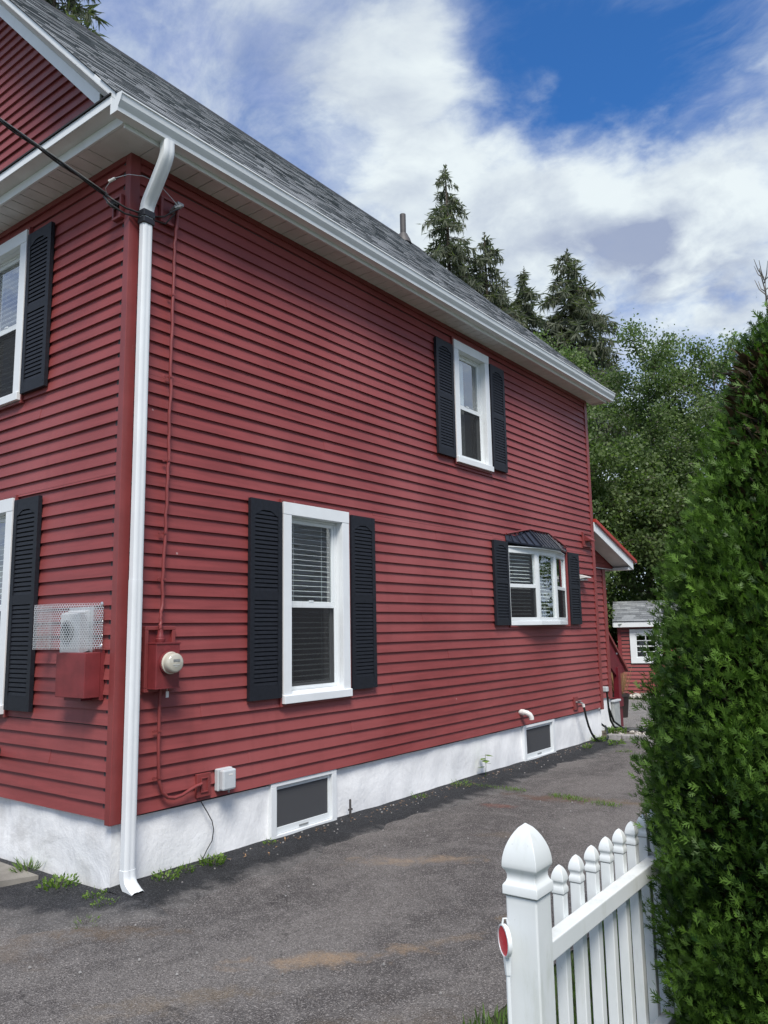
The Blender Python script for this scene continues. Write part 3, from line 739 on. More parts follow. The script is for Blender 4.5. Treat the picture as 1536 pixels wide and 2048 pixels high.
# basement windows
for h, lb in ((B1, 'wide basement window near the tall side window'), (B2, 'basement window below the bow window')):
    a0, a1, c0, c1 = h
    w = part('basement_window', ring(MB(), a0-.012, a1+.012, c0-.01, c1+.012, .012, .10, .065, .035, .03), M['white'], house, rz=SIDE, bevel=.003); w['label'] = lb
    part('sash', ring(MB(), a0+.055, a1-.055, c0+.022, c1-.026, .040, .07, .03, .03, .055), M['vinyl'], w, bevel=.002)
    part('insect_screen', MB().add([(a0+.08, .046, c0+.07), (a1-.08, .046, c0+.07), (a1-.08, .046, c1-.05), (a0+.08, .046, c1-.05)], [(0, 1, 2, 3)]), M['screengrey'], w)
    pane(w, a0+.08, a1-.08, c0+.07, c1-.05, .057)
    part('latch', MB().box((a0+a1)/2-.06, .034, c0+.035, (a0+a1)/2+.06, .0395, c0+.05), M['grey'], w)
    part('interior', MB().box(a0-.05, .3, -.1, a1+.05, .32, .6), M['room'], w)

# ------------------------------------------------------------------ cornice, gutter and roof
# side eave: soffit panels, fascia, gutter
sof = part('soffit', MB().box(-.22, -.225, ZS+.012, HL+.25, .02, ZS+.02), M['soffit'], house, rz=SIDE); sof['label'] = 'white panelled soffit along the side eave'
y = -.22; k = 0
pm = {}
while y < HL+.20:
    wd = .148
    key = 's'
    if key not in pm: pm[key] = MB().box(.005, -.236, ZS-.003, wd-.004, .018, ZS+.009).mesh('soffit_panel', M['soffit'])
    o = link('soffit_panel', pm[key], sof, (y, 0, 0)); y += wd
soff = part('soffit', MB().box(-7.45, -.225, ZS+.012, -.02, .02, ZS+.02), M['soffit'], house); soff['label'] = 'white panelled soffit of the front cornice'
pm['f'] = MB().box(.005, -.236, ZS-.003, .144, .018, ZS+.009).mesh('soffit_panel', M['soffit'])
x = -.235
while x > -7.4:
    x -= .148
    link('soffit_panel', pm['f'], soff, (x+.148, 0, 0)) if x < -.2 else None
part('corner_soffit', MB().box(-.09, -.238, ZS-.006, .238, .0, ZS+.011), M['soffit'], house)
part('fascia', MB().box(-.24, -.262, ZS-.032, HL+.26, -.24, ZS+.15), M['white'], house, rz=SIDE, bevel=.003)
part('eave_end_board', MB().box(.0, HL+.232, ZS-.03, .236, HL+.25, ZS+.2), M['soffit'], house)
# K-style gutter
gp = [(.264, .150), (.264, .0), (.350, .0), (.354, .030), (.372, .056), (.384, .075), (.392, .118), (.400, .122), (.400, .132), (.386, .132), (.383, .120), (.376, .080), (.345, .034), (.343, .008), (.272, .008), (.272, .150)]
gz = ZS+.004
gut = MB().ext([(a, -.365, gz+b) for a, b in gp], (0, HL+.715, 0))
gutter = part('gutter', gut, M['white'], house); gutter['label'] = 'white gutter along the side eave'
cap = [(.262, .152), (.262, -.002), (.352, -.002), (.357, .030), (.375, .056), (.387, .075), (.402, .118), (.402, .134), (.386, .134)]
part('end_cap', MB().ext([(a, -.370, gz+b) for a, b in cap], (0, .005, 0)), M['white'], gutter)
part('end_cap', MB().ext([(a, HL+.350, gz+b) for a, b in cap], (0, .005, 0)), M['black'], gutter)
mb = MB()
for yy in np.arange(.5, 9.3, .9): mb.box(.274, yy, gz+.11, .384, yy+.02, gz+.116)
part('gutter_hanger', mb, M['white'], gutter)
# downspout
ds_y = .108
path = [(.318, ds_y, gz+.005), (.318, ds_y, gz-.07), (.312, ds_y, gz-.11), (.292, ds_y, gz-.155), (.20, ds_y, gz-.29), (.12, ds_y, gz-.395), (.088, ds_y, gz-.445), (.073, ds_y, gz-.50), (.071, ds_y, gz-.56)]
dso = part('downspout', MB().rtube(path, .100, .076, True), M['white'], house, smooth=50); dso['label'] = 'white downspout at the house corner'
mbs = MB().rtube([(.071, ds_y, gz-.55), (.071, ds_y, 2.18)], .088, .066)
mbs.rtube([(.071, ds_y, 2.20), (.071, ds_y, .16)], .092, .070)
part('pipe_length', mbs, M['white'], dso, smooth=50)
el = [(.071, ds_y, .165), (.072, ds_y, .12), (.082, ds_y, .085), (.105, ds_y, .055), (.155, ds_y, .022), (.19, ds_y, .006)]
part('elbow', MB().rtube(el, .100, .076, True), M['white'], dso, smooth=50)
part('elbow_mouth', MB().rtube([(.150, ds_y, .026), (.188, ds_y, .008)], .086, .062), M['black'], dso, smooth=50)
# front cornice: fascia, cove, band, flashing
part('fascia', MB().box(-7.45, -.26, ZS-.006, .2625, -.239, ZS+.075), M['white'], house, bevel=.003)
cove = MB().ext([(-7.45, -.239, ZS+.0755), (-7.45, -.262, ZS+.0755), (-7.45, -.360, ZS+.086), (-7.45, -.360, ZS+.10), (-7.45, -.2, ZS+.12)], (7.72, 0, 0))
part('cornice_cove', cove, M['soffit'], house)
part('cornice_band', MB().box(-7.45, -.372, ZS+.0865, .27, -.3605, ZS+.158), M['white'], house, bevel=.003)
part('cornice_roof', MB().ext([(-7.45, -.385, ZS+.159), (-7.45, -.385, ZS+.172), (-7.45, .025, ZS+.30), (-7.45, .025, ZS+.27)], (7.55, 0, 0)), M['flash'], house)
part('cornice_edge', MB().box(.1005, -.385, ZS+.159, .275, -.36, ZS+.172), M['flash'], house)
# rakes (front): fascia, cove, edge; s = x + z along the slope
def rakeprism(sl_, sh_, y0, y1, xa, xb, left=False):
    q = [(xa, sl_-xa), (xb, sl_-xb), (xb, sh_-xb), (xa, sh_-xa)]
    if left: q = [(-7.2-x, z) for x, z in q]
    return MB().ext([(x, y0, z) for x, z in q], (0, y1-y0, 0))
for left in (False, True):
    part('rake_fascia', rakeprism(5.835, 5.965, -.262, -.24, -.06 if not left else .25, -3.6, left), M['white'], house, bevel=.003)
    part('rake_edge', rakeprism(6.055, 6.112, -.372, -.34, .32, -3.6, left), M['white'], house, bevel=.003)
    a = [(-.262, 5.9655), (-.262, 5.99), (-.34, 6.08), (-.3715, 6.054), (-.3715, 6.05)]
    xs = (.29, -3.6)
    vs = []
    for xx in xs:
        for yy, s_ in a: vs.append(((-7.2-xx) if left else xx, yy, s_-xx))
    part('rake_cove', MB().add(vs, [(0, 1, 2, 3, 4), (5, 6, 7, 8, 9), (0, 5, 6, 1), (1, 6, 7, 2), (2, 7, 8, 3), (3, 8, 9, 4), (4, 9, 5, 0)]), M['soffit'], house)
    part('rake_soffit', rakeprism(5.87, 5.885, -.239, .02, .2, -3.6, left), M['soffit'], house)
    part('rake_fascia', rakeprism(5.93, 6.112, HL+.30, HL+.345, .32, -3.6, left), M['white'], house, bevel=.003)
    part('rake_soffit', rakeprism(5.90, 5.93, HL-.02, HL+.299, .2, -3.6, left), M['soffit'], house)
# roof deck and shingles
EX, SS = .345, 6.125
deck = rakeprism(6.04, 6.113, -.339, HL+.33, EX-.02, -3.6)
roof = part('roof', deck, M['flash'], house); roof['label'] = 'steep grey asphalt shingle roof'
part('roof_slope', rakeprism(6.04, 6.135, -.372, HL+.345, EX, -3.6, True), M['flash'], roof)
q = math.sqrt(.5)
def tonemesh(mb, name, tones, mat):
    me = mb.mesh(name, mat); a = me.attributes.new('tone', 'FLOAT', 'FACE'); a.data.foreach_set('value', np.array(tones, dtype=np.float32)); return me
def shingle_geom(w, h, thick):
    return [(0, 0, thick), (w, 0, thick), (w, h, .003), (0, h, .003), (0, 0, 0), (w, 0, 0), (w, h, 0), (0, h, 0)], [(0, 1, 2, 3), (4, 5, 1, 0), (4, 0, 3, 7), (5, 6, 2, 1)]
def shingle_roof(parent, origin, ax, bx, nx, length, slope, exposure, nobj, seed, viewpoint, base_tone=(.1, .95)):
    rnd = random.Random(seed); tabs = []; b = 0; k = 0
    while b < slope-.01:
        a = -rnd.random()*.2
        while a < length:
            w = rnd.choice((.11, .15, .19, .24, .30)); a0, a1 = max(a, 0), min(a+w, length)
            hi = rnd.random() < .5
            if a1-a0 > .03: tabs.append((a0, b, a1-a0, hi, rnd.choice((.20, .32, .42, .52, .64, .80))*(1 if hi else .85)))
            a += w
        b += exposure; k += 1
    O, A, B, Nn = Vector(origin), Vector(ax), Vector(bx), Vector(nx)
    rot = Matrix((A, B, Nn)).transposed().to_4x4()
    key = lambda t: (O+A*(t[0]+t[2]/2)+B*t[1]-viewpoint).length
    tabs.sort(key=key)
    cache = {}; rest = MB(); tones = []
    for i, (a, b, w, hi, tone) in enumerate(tabs):
        g = shingle_geom(1.0, exposure+.02, .013 if hi else .008)
        if i < nobj:
            kk = (hi, tone)
            if kk not in cache:
                mb = MB().add(*g); cache[kk] = tonemesh(mb, 'shingle', [tone]*4, M['shingle'])
            o = bpy.data.objects.new('shingle', cache[kk]); COL.objects.link(o)
            o.matrix_world = Matrix.Translation(O+A*a+B*b) @ rot @ Matrix.Diagonal((w-.002, 1, 1, 1)); o.parent = parent
        else:
            vs = [O+A*(a+p[0]*(w-.002))+B*(b+p[1])+Nn*p[2] for p in g[0]]
            rest.add(vs, g[1]); tones += [tone]*4
    if tones:
        o = link('shingles', tonemesh(rest, 'shingles', tones, M['shingle']), parent); o['kind'] = 'stuff'
shingle_roof(roof, (EX, -.385, SS-EX), (0, 1, 0), (-q, 0, q), (q, 0, q), HL+.745, (EX+3.6)/q, .143, 300, 3, CAM)
part('ridge_cap', MB().ext([(-3.6, -.39, SS+3.6+.03), (-3.42, -.39, SS+3.42+.012), (-3.42, -.39, SS+3.42-.01), (-3.6, -.39, SS+3.6), (-3.78, -.39, SS+3.42-.01), (-3.78, -.39, SS+3.42+.012)], (0, HL+.75, 0)), M['flash'], roof)
part('drip_edge', MB().box(EX-.03, -.36, SS-EX-.03, EX+.004, HL+.34, SS-EX-.008), M['flash'], roof)
vp = part('vent_pipe', MB().tube([(-3.45, 8.68, 9.35), (-3.45, 8.68, 10.10)], .060, 14), M['roofpipe'], roof, smooth=40)
part('pipe_collar', MB().lathe([(.17, 9.47), (.14, 9.56), (.09, 9.66), (.08, 9.68)], (-3.45, 8.68, 0), 14), M['roofpipe'], roof, smooth=40)

# ------------------------------------------------------------------ lean-to addition behind the house
add = thing('back_addition', 'low red lean-to with a red metal roof at the back of the house', 'lean-to', (-.32, 9.12, 0))
aw = part('wall', MB().box(.02, BV+.001, .57, 1.15, .12, 3.6), M['room'], add, rz=SIDE)
boards(aw, .03, 1.085, .565, 2.8, [])
tri = MB().add([(.03, .012, 2.805), (1.70, .012, 2.83), (1.70, .012, 2.90), (.03, .012, 3.56)], [(0, 1, 2, 3)])
tw = part('gable_wall', MB().ext([(.03, .021, 2.80), (1.70, .021, 2.82), (1.70, .021, 2.90), (.03, .021, 3.44)], (0, .08, 0)), M['redpaint'], add, rz=SIDE)
zz = 2.82
while zz < 3.4:
    ue = lambda z: min(1.70, max(.1, .03+(3.43-z)/.318))
    part('siding_board', MB().add([(.03, .003, zz), (ue(zz), .003, zz), (ue(zz+.1066), .019, zz+.1066), (.03, .019, zz+.1066), (.03, .02, zz), (ue(zz), .02, zz)], [(0, 1, 2, 3), (4, 5, 1, 0)]), M['siding'], tw)
    zz += .1066
part('corner_post', MB().box(1.09, -.002, .53, 1.22, .10, 2.80), M['redtrim'], add, rz=SIDE, bevel=.004)
part('foundation', rough_face(.03, 1.2, -.15, .575, [], .035, 8.0, .008), M['parge'], add, rz=SIDE, smooth=60)
part('foundation_core', MB().box(.2, .06, -.2, 1.19, .25, .55), M['room'], add, rz=SIDE)
# roof: falls away from the house
def rk(ya, yb, off0, off1, za=3.60, sl_=.318):   # profile in the y-z plane
    return [(ya, za+off0-sl_*ya), (yb, za+off0-sl_*yb), (yb, za+off1-sl_*yb), (ya, za+off1-sl_*ya)]
part('rake_fascia', MB().ext([(.30, y_, z_) for y_, z_ in rk(.04, 1.80, -.21, -.055)], (.022, 0, 0)), M['white'], add, bevel=.003)
part('rake_soffit', MB().ext([(.005, y_, z_) for y_, z_ in rk(.04, 1.74, -.20, -.185)], (.294, 0, 0)), M['soffit'], add)
part('eave_box', MB().box(.0, 1.60, 2.815, .299, 1.80, 2.86), M['white'], add)
part('eave_fascia', MB().box(-4.5, 1.801, 2.83, .299, 1.82, 3.0), M['white'], add)
part('metal_roof', MB().ext([(-4.5, y_, z_) for y_, z_ in rk(.04, 1.90, -.054, .0)], (4.86, 0, 0)), M['redroof'], add)
for xx in np.arange(-4.4, .3, .3):
    part('roof_seam', MB().ext([(xx, y_, z_) for y_, z_ in rk(.04, 1.9, .001, .03)], (.03, 0, 0)), M['redroof'], add)
part('porch_ceiling', MB().box(-4.5, .1, 2.82, -.002, 1.79, 2.835), M['soffit'], add)
part('porch_deck', MB().box(-4.5, 1.25, .35, -.02, 1.8, .5), M['darkred'], add)

# ================================================================== things fixed to the house
def wallthing(name, label, cat, rz, u, z, v=0.0, group=None):
    c, s_ = math.cos(rz), math.sin(rz)
    return thing(name, label, cat, (u*c-v*s_, u*s_+v*c, z), rz, group)
# electricity meter
em = wallthing('electric_meter', 'red painted electricity meter box with a round cream meter', 'meter', SIDE, .372, 1.40)
part('mounting_plate', ring(MB(), -.137, .142, -.03, .46, -.03, .018, .03), M['redtrim'], em, bevel=.004)
part('plate_panel', MB().box(-.106, -.006, .0, .111, .018, .429), M['redpaint'], em)
part('box', MB().box(-.105, -.125, .0, .112, -.0065, .335), M['redpaint'], em, bevel=.006)
part('cover_lip', MB().box(-.108, -.131, .325, .115, -.02, .338).box(-.108, -.129, -.006, .115, -.02, .004), M['redpaint'], em, bevel=.002)
part('collar', MB().lathe([(.088, -.126), (.088, -.142), (.080, -.145), (.080, -.126)], (.008, 0, .185), 28, 'Y'), M['redpaint'], em, smooth=40)
mt = part('meter', MB().lathe([(.074, -.140), (.078, -.150), (.076, -.185), (.073, -.205), (.068, -.214), (.058, -.219), (.0, -.221)], (.008, 0, .185), 28, 'Y'), M['dome'], em, smooth=50)
part('rim', MB().lathe([(.0785, -.146), (.083, -.149), (.083, -.158), (.0785, -.161)], (.008, 0, .185), 28, 'Y'), M['cream'], mt, smooth=40)
part('display', MB().box(-.022, -.2225, .195, .038, -.2195, .213), M['grey'], mt)
part('print', MB().box(-.026, -.2224, .170, .036, -.2196, .173).box(-.012, -.2222, .158, .022, -.2196, .160), M['lightgrey'], mt)
part('conduit_hub', MB().lathe([(.032, .336), (.036, .345), (.036, .365), (.030, .372), (.030, .385), (.022, .40), (.022, .43)], (-.02, -.055, 0), 16), M['redpaint'], em, smooth=40)
part('seal_tag', MB().box(.03, -.075, -.075, .055, -.07, -.03).tube([(.04, -.07, 0), (.042, -.072, -.03)], .002, 5), M['pvc'], em)
# service cable on the wall above and below the meter
def wobble(pts, amp, seed, n=8):
    out = []; rnd = random.Random(seed)
    for a, b in zip(pts[:-1], pts[1:]):
        for i in range(n):
            f = i/n; p = Vector(a).lerp(Vector(b), f); out.append(p+Vector((rnd.uniform(-amp, amp)*.3, rnd.uniform(-amp, amp), 0)))
    out.append(Vector(pts[-1])); return out
up = thing('service_cable', 'red painted service cable clipped up the wall above the meter', 'cable', (.018, .40, 1.80))
pp = [(.04, -.048, 0), (.03, -.046, .08), (.012, -.02, .25), (.012, -.012, .70), (.012, .008, 1.3), (.012, .012, 1.9), (.012, .012, 2.6), (.014, .02, 3.2), (.03, .032, 3.5)]
part('cable', MB().tube(wobble(pp, .006, 3), .0135, 8), M['redtrim'], up, smooth=60)
def clip(parent, y_, z_, x_=.012):
    part('clip', MB().box(x_-.018, y_-.042, z_-.006, x_-.012, y_+.03, z_+.006).lathe([(.012, 0), (.012, .006)], (x_-.016, y_-.036, z_), 8, 'X').box(x_+.0125, y_-.016, z_-.007, x_+.016, y_+.016, z_+.007), M['redtrim'], parent)
for y_, z_ in ((-.012, .42), (-.012, .78), (.006, 1.36), (.010, 2.05), (.012, 2.75)): clip(up, y_, z_)
lo = thing('lower_cable', 'red painted cable looping from the meter down to a small wall plate', 'cable', (.018, .40, .52))
pp = [(.02, -.02, .87), (.014, -.024, .78), (.012, -.022, .45), (.012, -.012, .20), (.014, .02, .11), (.016, .07, .065), (.018, .13, .052), (.020, .20, .060), (.020, .27, .085), (.018, .34, .105), (.014, .395, .112)]
part('cable', MB().tube(pp, .0135, 8), M['redtrim'], lo, smooth=60)
for y_, z_ in ((-.022, .56), (-.014, .22)): clip(lo, y_, z_)
wp = wallthing('wall_plate', 'small red mounting plate low on the wall beside the grey box', 'plate', SIDE, .835, .525)
part('plate', MB().box(-.069, -.012, .0, .069, .018, .178), M['redtrim'], wp, bevel=.003)
part('raised_edge', ring(MB(), -.036, .040, .035, .150, -.022, -.0125, .010), M['redtrim'], wp, bevel=.002)
ub = wallthing('utility_box', 'light grey plastic utility box beside the small red plate', 'box', SIDE, 1.04, .545)
part('back', MB().box(-.078, -.03, .0, .078, .015, .172), M['lightgrey'], ub, bevel=.008)
part('cover', MB().box(-.070, -.085, .006, .070, -.031, .166), M['lightgrey'], ub, bevel=.014)
part('label_plate', MB().box(-.012, -.0865, .12, .03, -.0845, .132), M['pvc'], ub)
part('cable_gland', MB().tube([(0.02, -.05, .006), (.02, -.05, -.02)], .009, 8), M['grey'], ub)
tw_ = thing('thin_wire', 'thin black wire dangling across the white foundation near the corner', 'wire', (-.02, .83, 0))
part('wire', MB().tube([(.0, -.01, .515), (.012, .0, .48), (.016, .055, .40), (.012, .11, .32), (.012, .128, .25), (.014, .11, .17), (.02, .05, .11), (.03, .005, .06), (.05, -.01, .02)], .0042, 6), M['black'], tw_, smooth=60)
# service drop: insulators, tape, cable span
b1 = wallthing('cable_bracket', 'dark insulator bracket on a red plate of the front wall', 'bracket', 0, -.135, 5.16)
part('plate', ring(MB(), -.06, .055, -.07, .13, -.028, .012, .02), M['redtrim'], b1, bevel=.003)
part('plate_panel', MB().box(-.04, -.008, -.05, .035, .012, .11), M['redpaint'], b1)
part('insulator', MB().lathe([(.012, -.01), (.030, -.02), (.034, -.035), (.022, -.045), (.034, -.055), (.030, -.07), (.012, -.078)], (-.005, 0, .045), 14, 'Y'), M['black'], b1, smooth=50)
part('clevis', MB().tube([(-.03, -.03, .075), (-.035, -.10, .085), (-.02, -.10, .04), (-.02, -.03, .02)], .006, 6), M['grey'], b1)
b2 = wallthing('cable_bracket', 'grey cable end clamp on a red plate of the side wall', 'bracket', SIDE, .40, 5.22)
part('plate', ring(MB(), -.12, .06, -.07, .16, -.028, .004, .022), M['redtrim'], b2, bevel=.003)
part('plate_panel', MB().box(-.098, -.010, -.05, .038, .004, .14), M['redpaint'], b2)
part('clamp', MB().tube([(-.02, -.03, .05), (-.03, -.10, .06), (.005, -.12, .075)], .020, 8).box(-.03, -.125, .08, .03, -.085, .105), M['grey'], b2, smooth=40)
tp = thing('tape_band', 'black tape wrapped round the white downspout', 'tape', (.071, ds_y, 5.02))
part('tape', MB().box(-.042, -.054, .0, .042, .054, .052).box(-.043, -.055, .055, .043, .055, .115), M['black'], tp, bevel=.008)
sd = thing('service_drop', 'twisted black service cable running in to the house corner', 'cable', (-.15, -.08, 5.2))
P0 = Vector((-.15, -.08, 5.2)); P1 = Vector((1.85, -24.0, 9.4))
def catmid(f): p = P0.lerp(P1, f); p.z -= 4*.25*f*(1-f); return p
fs_ = [0, .003, .01, .02, .03, .04, .06, .08, .1, .14, .2, .3, .4, .55, .7, .85, 1]
base = [catmid(f)-P0+Vector((.0, -.02, .06)) for f in fs_]
# fine sampling near the house for the twist
tw1 = []; tw2 = []
ns = 260
for i in range(ns+1):
    f = (i/ns)**2*1.0; p = catmid(f)-P0+Vector((0, -.02, .055)); L = f*24.5; a = L*9.0
    off = Vector((math.cos(a), 0, math.sin(a)))*.0085
    tw1.append(p+off); tw2.append(p-off)
part('conductor', MB().tube(tw1, .0085, 6), M['black'], sd, smooth=60)
part('conductor', MB().tube(tw2, .0075, 6), M['black'], sd, smooth=60)
part('messenger', MB().tube([catmid((i/60)**2)-P0+Vector((.0, -.02, .074)) for i in range(61)], .005, 6), M['grey'], sd)
part('lead', MB().tube([tw1[0], (.05, -.07, .03), (.10, -.04, -.02), (.15, .05, -.07), (.20, .13, -.09), (.225, .19, -.08)], .0085, 6), M['black'], sd, smooth=60)
part('lead', MB().tube([tw2[0], (.04, -.08, .01), (.09, -.06, -.06), (.15, .04, -.12), (.20, .13, -.13), (.225, .19, -.12)], .0085, 6), M['black'], sd, smooth=60)
part('lead', MB().tube([(.24, .24, -.09), (.26, .33, -.06), (.25, .42, .03), (.27, .47, .07)], .007, 6).tube([(.24, .24, -.12), (.25, .35, -.11), (.24, .45, .03)], .007, 6), M['black'], sd, smooth=60)
part('ground_wire', MB().tube([(.0, -.03, .06), (.06, -.08, .075), (.16, -.09, .11), (.24, .0, .16), (.275, .11, .185), (.29, .24, .18), (.28, .38, .12), (.265, .47, .085)], .0026, 6), M['lightgrey'], sd, smooth=60)
part('splice', MB().tube([(.13, -.098, .095), (.175, -.075, .115)], .012, 8), M['pvc'], sd)
# perforated guard over the direct vent
gd = wallthing('vent_guard', 'perforated bright steel guard bowed over the wall vent', 'vent guard', 0, -.48, 1.70)
gpts = [(.35, -.022), (.322, -.026), (.03, -.195), (-.02, -.205), (-.28, -.205), (-.31, -.19), (-.34, -.03), (-.36, -.022)]
segl = [0]
for a, b in zip(gpts[:-1], gpts[1:]): segl.append(segl[-1]+math.hypot(b[0]-a[0], b[1]-a[1]))
def gpos(s):
    s = min(max(s, 0), segl[-1])
    for i in range(len(segl)-1):
        if s <= segl[i+1]+1e-9:
            f = (s-segl[i])/(segl[i+1]-segl[i]); return (gpts[i][0]+(gpts[i+1][0]-gpts[i][0])*f, gpts[i][1]+(gpts[i+1][1]-gpts[i][1])*f)
gm = MB(); pitch = .0195; rowh = pitch*.866; rows = int(.352/rowh); cols = int(segl[-1]/pitch)
for rI in range(rows):
    for cI in range(cols+1):
        s0 = (cI+(.5 if rI % 2 else 0))*pitch; z0_ = (rI+.5)*rowh
        outer = []; innr = []
        for k in range(6):
            a = R(30+60*k); so_, zo_ = s0+math.cos(a)*pitch/math.sqrt(3), z0_+math.sin(a)*pitch/math.sqrt(3)
            x_, y_ = gpos(so_); outer.append((x_, y_, min(max(zo_, 0), .352)))
            so_, zo_ = s0+math.cos(a)*pitch*.43, z0_+math.sin(a)*pitch*.43
            x_, y_ = gpos(so_); innr.append((x_, y_, min(max(zo_, 0), .352)))
        gm.add(outer+innr, [(k, (k+1) % 6, 6+(k+1) % 6, 6+k) for k in range(6)])
go = part('perforated_sheet', gm, M['steel'], gd)
go.modifiers.new('solid', 'SOLIDIFY').thickness = .0015
part('screw_washer', MB().lathe([(.016, 0), (.016, -.004), (.006, -.008)], (.338, -.026, .33), 12, 'Y').lathe([(.016, 0), (.016, -.004), (.006, -.008)], (.338, -.026, .02), 12, 'Y'), M['steel'], gd)
vt = wallthing('direct_vent', 'silver vent termination behind the perforated guard', 'vent', 0, -.43, 1.665)
part('back_plate', MB().box(-.16, -.012, .0, .16, .012, .35), M['steel'], vt)
part('hood', MB().ext([(-.145, -.0125, .02), (-.145, -.085, .0), (-.145, -.095, .012), (-.145, -.095, .30), (-.145, -.0125, .33)], (.26, 0, 0)), M['lightgrey'], vt, bevel=.004)
part('nozzle', MB().lathe([(.08, -.096), (.08, -.112), (.06, -.115), (.06, -.096)], (-.04, 0, .17), 20, 'Y'), M['grey'], vt, smooth=40)
rb = wallthing('red_wall_box', 'red painted sheet metal box below the perforated guard', 'box', 0, -.345, 1.35)
part('body', MB().box(-.195, -.14, .0, .185, -.012, .325), M['redpaint'], rb, bevel=.004)
part('back_flange', MB().box(-.205, -.0115, -.02, .20, .012, .34), M['redpaint'], rb)
part('outlet', MB().box(-.10, -.12, -.022, .12, -.03, -.001), M['darkred'], rb)
bs = wallthing('black_spout', 'black pipe stub poking out low on the front wall', 'pipe', 0, -1.62, .83)
part('pipe', MB().tube([(0, .03, .02), (0, -.05, .02), (.02, -.09, .02), (.06, -.10, .015)], .032, 12), M['black'], bs, smooth=50)
part('flange', MB().lathe([(.05, -.012), (.05, .012)], (0, 0, .02), 14, 'Y'), M['black'], bs)
# vents and pipes on the side wall
dv = wallthing('dryer_vent', 'red hooded vent high beside the far corner', 'vent', SIDE, 8.80, 3.18)
part('plate', ring(MB(), -.17, .17, -.10, .14, -.022, .012, .03), M['redtrim'], dv, bevel=.003)
part('panel', MB().box(-.14, -.01, -.07, .14, .012, .11), M['redpaint'], dv)
part('hood', MB().ext([(-.10, -.0105, .09), (-.10, -.11, .015), (-.10, -.11, .0), (-.10, -.0105, .0)], (.2, 0, 0)), M['redtrim'], dv)
wv = wallthing('wall_light', 'small white wedge shaped wall fitting right of the short shutter', 'fitting', SIDE, 8.47, 2.54)
part('hood', MB().ext([(-.10, .01, .08), (-.10, -.14, .035), (-.10, -.14, .02), (-.10, .01, .0)], (.2, 0, 0)), M['pvc'], wv, bevel=.004)
part('base', MB().box(-.085, -.09, -.018, .085, .01, -.0005), M['lightgrey'], wv)
pv = wallthing('drain_elbow', 'white plastic pipe elbow poking out above the basement window', 'pipe', SIDE, 6.25, .66)
part('pipe', MB().tube([(0, .03, .02), (0, -.05, .02), (.01, -.085, .012), (.03, -.115, -.012), (.045, -.125, -.045), (.047, -.127, -.075)], .034, 14), M['pvc'], pv, smooth=50)
part('collar', MB().lathe([(.040, -.045), (.040, -.0), (.036, .004)], (0, 0, .02), 14, 'Y'), M['pvc'], pv, smooth=40)
hb = wallthing('hose_tap', 'brass coloured hose tap on a red plate near the far corner', 'tap', SIDE, 8.02, .585)
part('plate', MB().box(-.06, -.012, -.03, .07, .018, .16), M['redtrim'], hb, bevel=.003)
part('tap', MB().tube([(0, -.01, .08), (0, -.08, .08), (.01, -.11, .065), (.012, -.12, .03)], .014, 8).lathe([(.03, .10), (.03, .108)], (0, -.07, 0), 10).tube([(0, -.07, .08), (0, -.07, .102)], .006, 6), M['grey'], hb, smooth=40)
h1 = thing('garden_hose', 'black hose hanging from the tap down the white foundation', 'hose', (.03, 8.03, 0))
part('hose', MB().tube([(.09, .0, .62), (.10, .01, .56), (.09, .08, .44), (.07, .20, .30), (.06, .32, .18), (.06, .44, .09), (.07, .56, .035), (.10, .70, .03), (.12, .82, .06), (.06, .95, .12), (-.02, 1.08, .2)], .017, 8), M['hose'], h1, smooth=60)
part('coupling', MB().tube([(.09, -.005, .64), (.095, .003, .60)], .022, 10), M['pvc'], h1)
h2 = thing('coiled_hose', 'black hoses trailing over the gravel behind the far corner', 'hose', (-.2, 9.4, 0))
part('hose', MB().tube([(.13, .06, .74), (.13, .08, .60), (.12, .13, .40), (.12, .18, .24), (.14, .28, .12), (.2, .42, .09), (.4, .56, .08), (.7, .60, .07), (1.3, .55, .05)], .018, 8), M['hose'], h2, smooth=60)
part('hose', MB().tube([(.02, -.2, .33), (.06, -.12, .22), (.12, .02, .12), (.24, .18, .085), (.45, .34, .075), (.8, .42, .06), (1.4, .36, .05)], .018, 8), M['hose'], h2, smooth=60)
part('hose', MB().tube([(.13, .10, .45), (.16, .22, .22), (.26, .36, .10), (.46, .46, .08), (.9, .50, .07), (1.5, .62, .05)], .018, 8), M['hose'], h2, smooth=60)
part('spigot', MB().box(.05, -.02, .72, .16, .08, .80), M['lightgrey'], h2, bevel=.01)
gb = thing('grey_post_box', 'grey metal service box beside the addition foundation', 'box', (-.36, 10.46, 0))
part('body', MB().box(-.10, -.12, -.05, .06, .16, .46), M['greybox'], gb, bevel=.01)
part('lid', MB().box(-.12, -.14, .462, .08, .18, .50), M['lightgrey'], gb, bevel=.008)
sr = thing('stair_rail', 'dark red post with a sloping red stair rail', 'stair rail', (-.42, 10.90, 0))
part('post', MB().box(-.05, -.09, -.05, .05, .03, 1.05), M['darkred'], sr, bevel=.004)
part('rail', MB().ext([(-.06, -.75, 1.95), (-.06, .42, 1.0), (-.06, .42, .94), (-.06, -.75, 1.89)], (.12, 0, 0)), M['redtrim'], sr, bevel=.003)
part('skirt_board', MB().ext([(-.03, -.74, 1.885), (-.03, .38, .95), (-.03, .10, .92), (-.03, -.10, .90), (-.03, -.74, 1.3)], (.05, 0, 0)), M['darkred'], sr)
part('cap', MB().box(-.03, -.05, 1.28, .03, .02, 1.31), M['lightgrey'], sr)
ptx = thing('grass_pot', 'dark pot of dry ornamental grass behind the red post', 'pot', (-.95, 12.3, 0))
part('pot', MB().lathe([(.15, -.02), (.19, .38), (.21, .40), (.21, .45), (.18, .45), (.17, .40), (.0, .40)], (0, 0, 0), 18), M['pot'], ptx, smooth=40)

